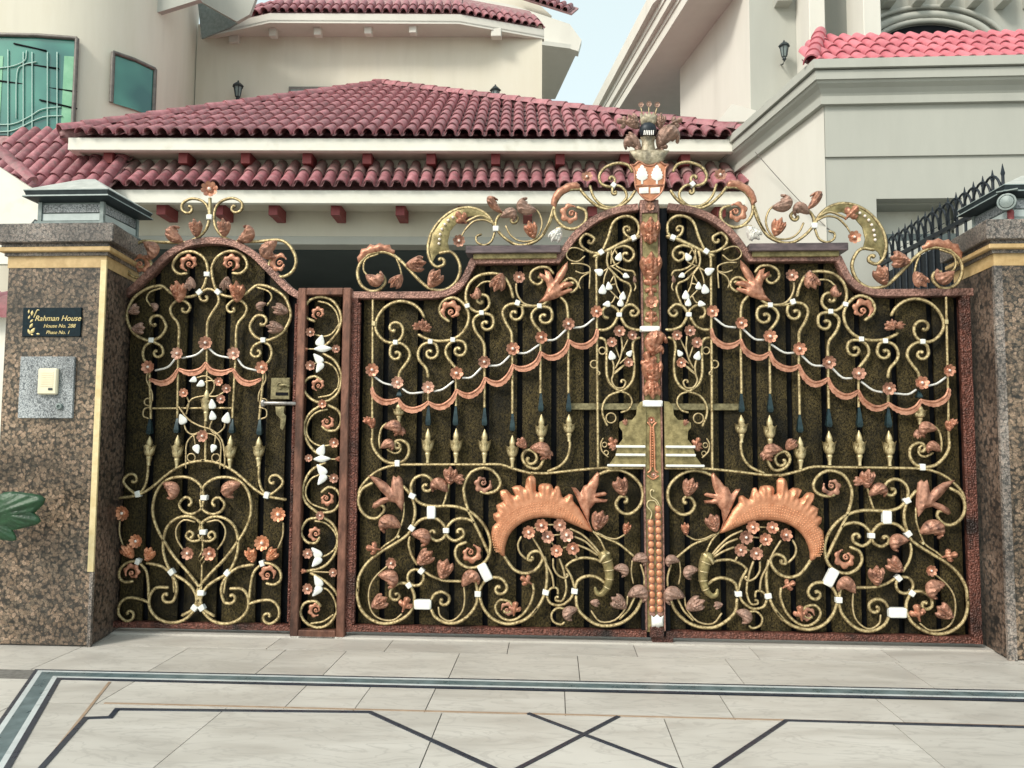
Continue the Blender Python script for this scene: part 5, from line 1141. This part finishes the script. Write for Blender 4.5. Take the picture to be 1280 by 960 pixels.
roof_tiles(tr, v0, u6, s6, u6.cross(s6).normalized(), (v1 - v0).length, .165, .34, 2, lambda x: .75, tile_m, 40)
# cornice at the head of the curved bay
slab('cornice', [at(188, -30, 6.3), at(250, -30, 6.3), at(250, -1, 6.3), at(192, 17, 6.3)], -.1, greywall, house)
slab('cornice', [at(248, -30, 7.4), at(330, -30, 7.4), at(312, 18, 7.4), at(296, 27, 7.4), at(248, 0, 7.4)], -.08, greywall, house)
slab('shaded_cornice_tiles', [at(246, -6, 8.0), at(300, 26, 8.0), at(288, 34, 8.0), at(252, 48, 8.0)], -.04, lantern_m, house)  # wedge of tiles coloured dark to imitate their shade

# ------------------------------------------------------------------ villa wing on the right
wing = thing('villa_wing', 'pale grey-green villa with stepped cornice and bright red barrel tiles beside the porch', 'house', (5, 5, 0))
C1 = Vector((at(1030, 150, 2.8).x, 2.8)); sdv = Vector((2.60 - C1.x, 4.8 - 2.8)).normalized(); C0 = C1 + sdv * 3.2
plan = [tuple(C0), tuple(C1), (9.5, 2.8), (9.5, C0.y)]
zW = at(1030, 129, 2.8).z; zGr = at(1100, 195.5, 2.8).z
a, b = at(1096, 248, 2.8), at(1205, 300, 2.8); zr1, zr0 = a.z, b.z
prism('side_wall', [tuple(C0), tuple(C1), (C1.x + .004, 2.86), (C0.x + .3, C0.y)], 0, zW, trim_lit_side, wing)  # side lighter than front: light painted into the plaster colour
box('front_wall', C1.x + .005, 9.5, 2.79, 3.0, zGr, zW, greywall, wing); box('front_wall', C1.x + .005, 9.5, 2.815, 3.0, zr1, zGr, greywall, wing)
box('front_wall', C1.x + .005, a.x, 2.815, 3.0, 0, zr1, greywall, wing); box('front_wall', b.x, 9.5, 2.815, 3.0, 0, zr1, greywall, wing); box('front_wall', a.x, b.x, 2.815, 3.0, 0, zr0, greywall, wing)
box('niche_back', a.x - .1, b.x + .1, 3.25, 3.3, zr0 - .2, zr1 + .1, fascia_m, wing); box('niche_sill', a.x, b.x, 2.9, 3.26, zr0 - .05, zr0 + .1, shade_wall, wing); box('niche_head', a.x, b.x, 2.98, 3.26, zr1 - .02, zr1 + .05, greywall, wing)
def loft_step(o0, y0, o1, y1):
    p0, p1 = inset(plan, o0), inset(plan, o1); z0, z1 = at(1016, y0, 2.72).z, at(1016, y1, 2.72).z
    mk('cornice_step', [(*p, z0) for p in p0] + [(*p, z1) for p in p1], [(0, 1, 2, 3), (4, 5, 6, 7)] + [(i, (i + 1) % 4, (i + 1) % 4 + 4, i + 4) for i in range(4)], greywall, wing, 30)
for st in ((.062, 129.5, .066, 120), (.035, 120, .05, 116), (.05, 116, .085, 111), (.085, 111, .135, 107), (.135, 107, .15, 104), (.17, 103.8, .17, 93), (.145, 93, .145, 91.5), (.205, 91.3, .205, 80.5)): loft_step(*st)
zT = at(1016, 80.5, 2.62).z
er0 = Vector((C1.x - .16, 2.68, zT + .0)); rr = slab('red_roof', [er0, Vector((9.4, 2.68, zT)), Vector((9.4, 3.78, zT + .9)), Vector((C1.x + .35, 3.78, zT + .9))], .04, tile_red, wing)
s5 = Vector((0, .775, .633)).normalized(); n5 = Vector((1, 0, 0)).cross(s5).normalized()
roof_tiles(rr, er0, Vector((1, 0, 0)), s5, n5, 3.4, .163, .33, 4, lambda x: 1.42 * min(1, (x + .12) / .5), tile_red, 120)
ridge(rr, er0 + Vector((0, .02, .05)), Vector((C1.x + .3, 3.74, zT + .93)), .09, .3, tile_red)
# upper storey
N1 = at(937, 60, 5.6); D2 = Vector((sdv.x, sdv.y)); F1 = onwall(850, 100, (N1.x, N1.y, 0), D2)
zs = onwall(850, 86, (N1.x, N1.y, 0), D2).z
prism('upper_side_wall', [(F1.x, F1.y), (N1.x, N1.y), (N1.x + .3, N1.y + .02), (F1.x + .3, F1.y)], 4, zs, trim_lit_side, wing)  # lit side again painted lighter than the front wall
box('upper_front_wall', N1.x + .004, 10, N1.y - .0, N1.y + .3, 4, 10.5, greywall, wing)
for x0, x1, Y in ((998, 1032, 5.0), (1080, 1102, 4.6)):
    p, q = at(x0 if x0 > 1050 else 1012, 40, Y), at(x1, 40, Y); box('column', p.x, q.x, Y, Y + .6, 4.5, 10.5, trim_lit_side, wing, .01)
p, q = at(1096, 30, 5.2), at(1300, 30, 5.2); zsp = at(1150, 62, 5.2).z
# arched window with moulded head
cxw, wr = at(1160, 40, 5.2).x, .75; zc = at(1160, 30, 5.2).z - .42
arcp = lambda rx, rz, Y: [Vector((cxw + rx * math.cos(t), Y, zc + rz * math.sin(t))) for t in [math.pi * i / 24 for i in range(25)]]
box('arch_wall', p.x - .05, q.x, 5.25, 5.45, 4.5, 10.5, greywall, wing)
slab('arched_window', [Vector((cxw + .78, 5.23, zc - .6))] + arcp(.78, .42, 5.23) + [Vector((cxw - .78, 5.23, zc - .6))], .02, black_m, wing)
for rx, rz, r in ((.84, .47, .035), (.95, .56, .05), (1.12, .68, .03)): tube('arch_moulding', arcp(rx, rz, 5.2), r, greywall, wing, round_ends=False)
for i in range(7): x = at(1112 + i * 36, 2, 5.1).x; z = at(1112 + i * 36, 5, 5.1).z; prism('corbel', [(x - .07, 5.0), (x + .07, 5.0), (x + .07, 5.3), (x - .07, 5.3)], z, z + .4, greywall, wing, .012)
p = at(980, 5, 5.5); box('wall_bracket', p.x - .12, p.x + .1, 5.4, 5.62, p.z, p.z + .3, greywall, wing)
# eave running back along the upper side wall
sA, sB = gnd(880, -22, zs), gnd(770, 146, zs); wA, wB = gnd(918, -25, zs), gnd(849, 90, zs)
slab('eave_soffit', [sA, sB, gnd(853, 152, zs), wA + Vector((.3, 0, 0))], .06, trim_lit_side, wing)
tA, tB = gnd(817, -14, zs + .75), gnd(738, 138, zs + .75)
for i, (k0, k1, z0, z1) in enumerate(((0, .28, -.02, .22), (.28, .36, .16, .3), (.36, .62, .24, .46), (.62, .7, .4, .55), (.7, 1.02, .5, .78))):
    l = lambda a, b, k, z: Vector((a.x + (b.x - a.x) * k, a.y + (b.y - a.y) * k, zs + z))
    a0, a1, b0, b1 = l(sA, tA, k0 - .02, z0), l(sA, tA, k1, z0), l(sB, tB, k0 - .02, z0), l(sB, tB, k1, z0)
    h = Vector((0, 0, z1 - z0)); mk('eave_moulding', [a0, a1, b1, b0, a0 + h, a1 + h, b1 + h, b0 + h], [(0, 1, 2, 3), (4, 5, 6, 7), (0, 1, 5, 4), (1, 2, 6, 5), (2, 3, 7, 6), (3, 0, 4, 7)], trim_lit_side, wing)
slab('parapet_block', [at(897, 152, 5.3), at(915, 130, 5.3), at(945, 138, 5.3), at(950, 152, 5.3)], -.3, trim_lit_side, wing)

# ------------------------------------------------------------------ wall lamps
def wall_lamp(label, p, h, armside, grp=None):
    t = thing('wall_lamp', label, 'wall lamp', tuple(p), grp); s = h
    vs, fs = lathev([(.02, 0), (.05, .06), (.1, .12), (.08, .2), (.11, .24)], 8); mk('lamp_base', [Vector(v) * s + p for v in vs], fs, lantern_dk, t)
    vs, fs = lathev([(.11, .24), (.19, .72), (.19, .74)], 6); g = mk('lamp_glass', [Vector(v) * s + p for v in vs], fs, lantern_m, t)
    for k in range(6): a = k * math.pi / 3; bar('glazing_bar', Vector((.115 * math.cos(a), .115 * math.sin(a), .24)) * s + p, Vector((.2 * math.cos(a), .2 * math.sin(a), .74)) * s + p, .02 * s, lantern_dk, g)
    vs, fs = lathev([(.26, .72), (.28, .76), (.2, .84), (.12, .92), (.05, .95), (.04, 1.02), (.01, 1.05)], 6); mk('lamp_cap', [Vector(v) * s + p for v in vs], fs, lantern_dk, t)
    tube('lamp_arm', [p + Vector((0, 0, .05 * s)), p + Vector((0, .25 * s, .0)), p + Vector((0, .55 * s, .12 * s))], .03 * s, lantern_dk, t); return t
k = 14.4 / FPX
wall_lamp('dark wall lantern on the cream wall beside the curved bay', hw(297, 127, 4.02), 27 * k, 1, 'wall lanterns on the houses')
wall_lamp('dark wall lantern half hidden behind the porch roof ridge', hw(619, 132, 4.02), 27 * k, 1, 'wall lanterns on the houses')
wall_lamp('dark blue wall lantern on the upper storey above the red tiles', at(980.5, 77, 5.43), 27 * 11.2 / FPX, 1, 'wall lanterns on the houses')

# ------------------------------------------------------------------ spiked railing behind the far pillar
FX = 3.58; fn = thing('spiked_railing', 'black iron railing with spear tips and looped arcs behind the granite pillar', 'railing', (FX, 1.7, 0))
box('base_wall', FX - .1, FX + .1, .32, 2.8, 0, 1.6, greywall, fn); box('backing_sheet', FX + .03, FX + .036, .35, 2.78, 1.6, 3.30, black_iron, fn)
for z in (1.7, 3.40): box('rail', FX - .018, FX + .018, .35, 2.78, z - .02, z + .02, black_iron, fn)
NS = 17
for i in range(NS):
    y = .45 + i * 2.3 / (NS - 1); bar('railing_bar', Vector((FX, y, 1.6)), Vector((FX, y, 3.62)), .011, black_iron, fn)
    vs, fs = lathev([(.009, 0), (.019, .03), (.012, .06), (.002, .11)], 6); mk('spear_tip', [(FX + a, y + b, 3.58 + c) for a, b, c in vs], fs, black_iron, fn)
    if i < NS - 1:
        yy = 2.3 / (NS - 1); tube('looped_arc', [Vector((FX - .015, y + yy * (1 - math.cos(t)), 3.43 + .2 * math.sin(t))) for t in [math.pi * q / 12 for q in range(13)]], .0095, black_iron, fn)
        for q in (-.5, 0, .5): bar('barb', Vector((FX - .02, y - .02, 3.46)), Vector((FX - .02 + q * .06, y + .05 * (.5 - abs(q)) - .05, 3.5 - .05 * q)), .004, black_iron, fn)
# thin cable from the porch corner
cb = tube('service_cable', catmull([at(944, 190, 4.0), at(975, 225, 3.6), at(1010, 262, 3.0), at(1040, 290, 2.77)], 4), .0045, alum, None)
tag(cb, 'thin grey cable sloping across the pale villa side wall', 'cable')
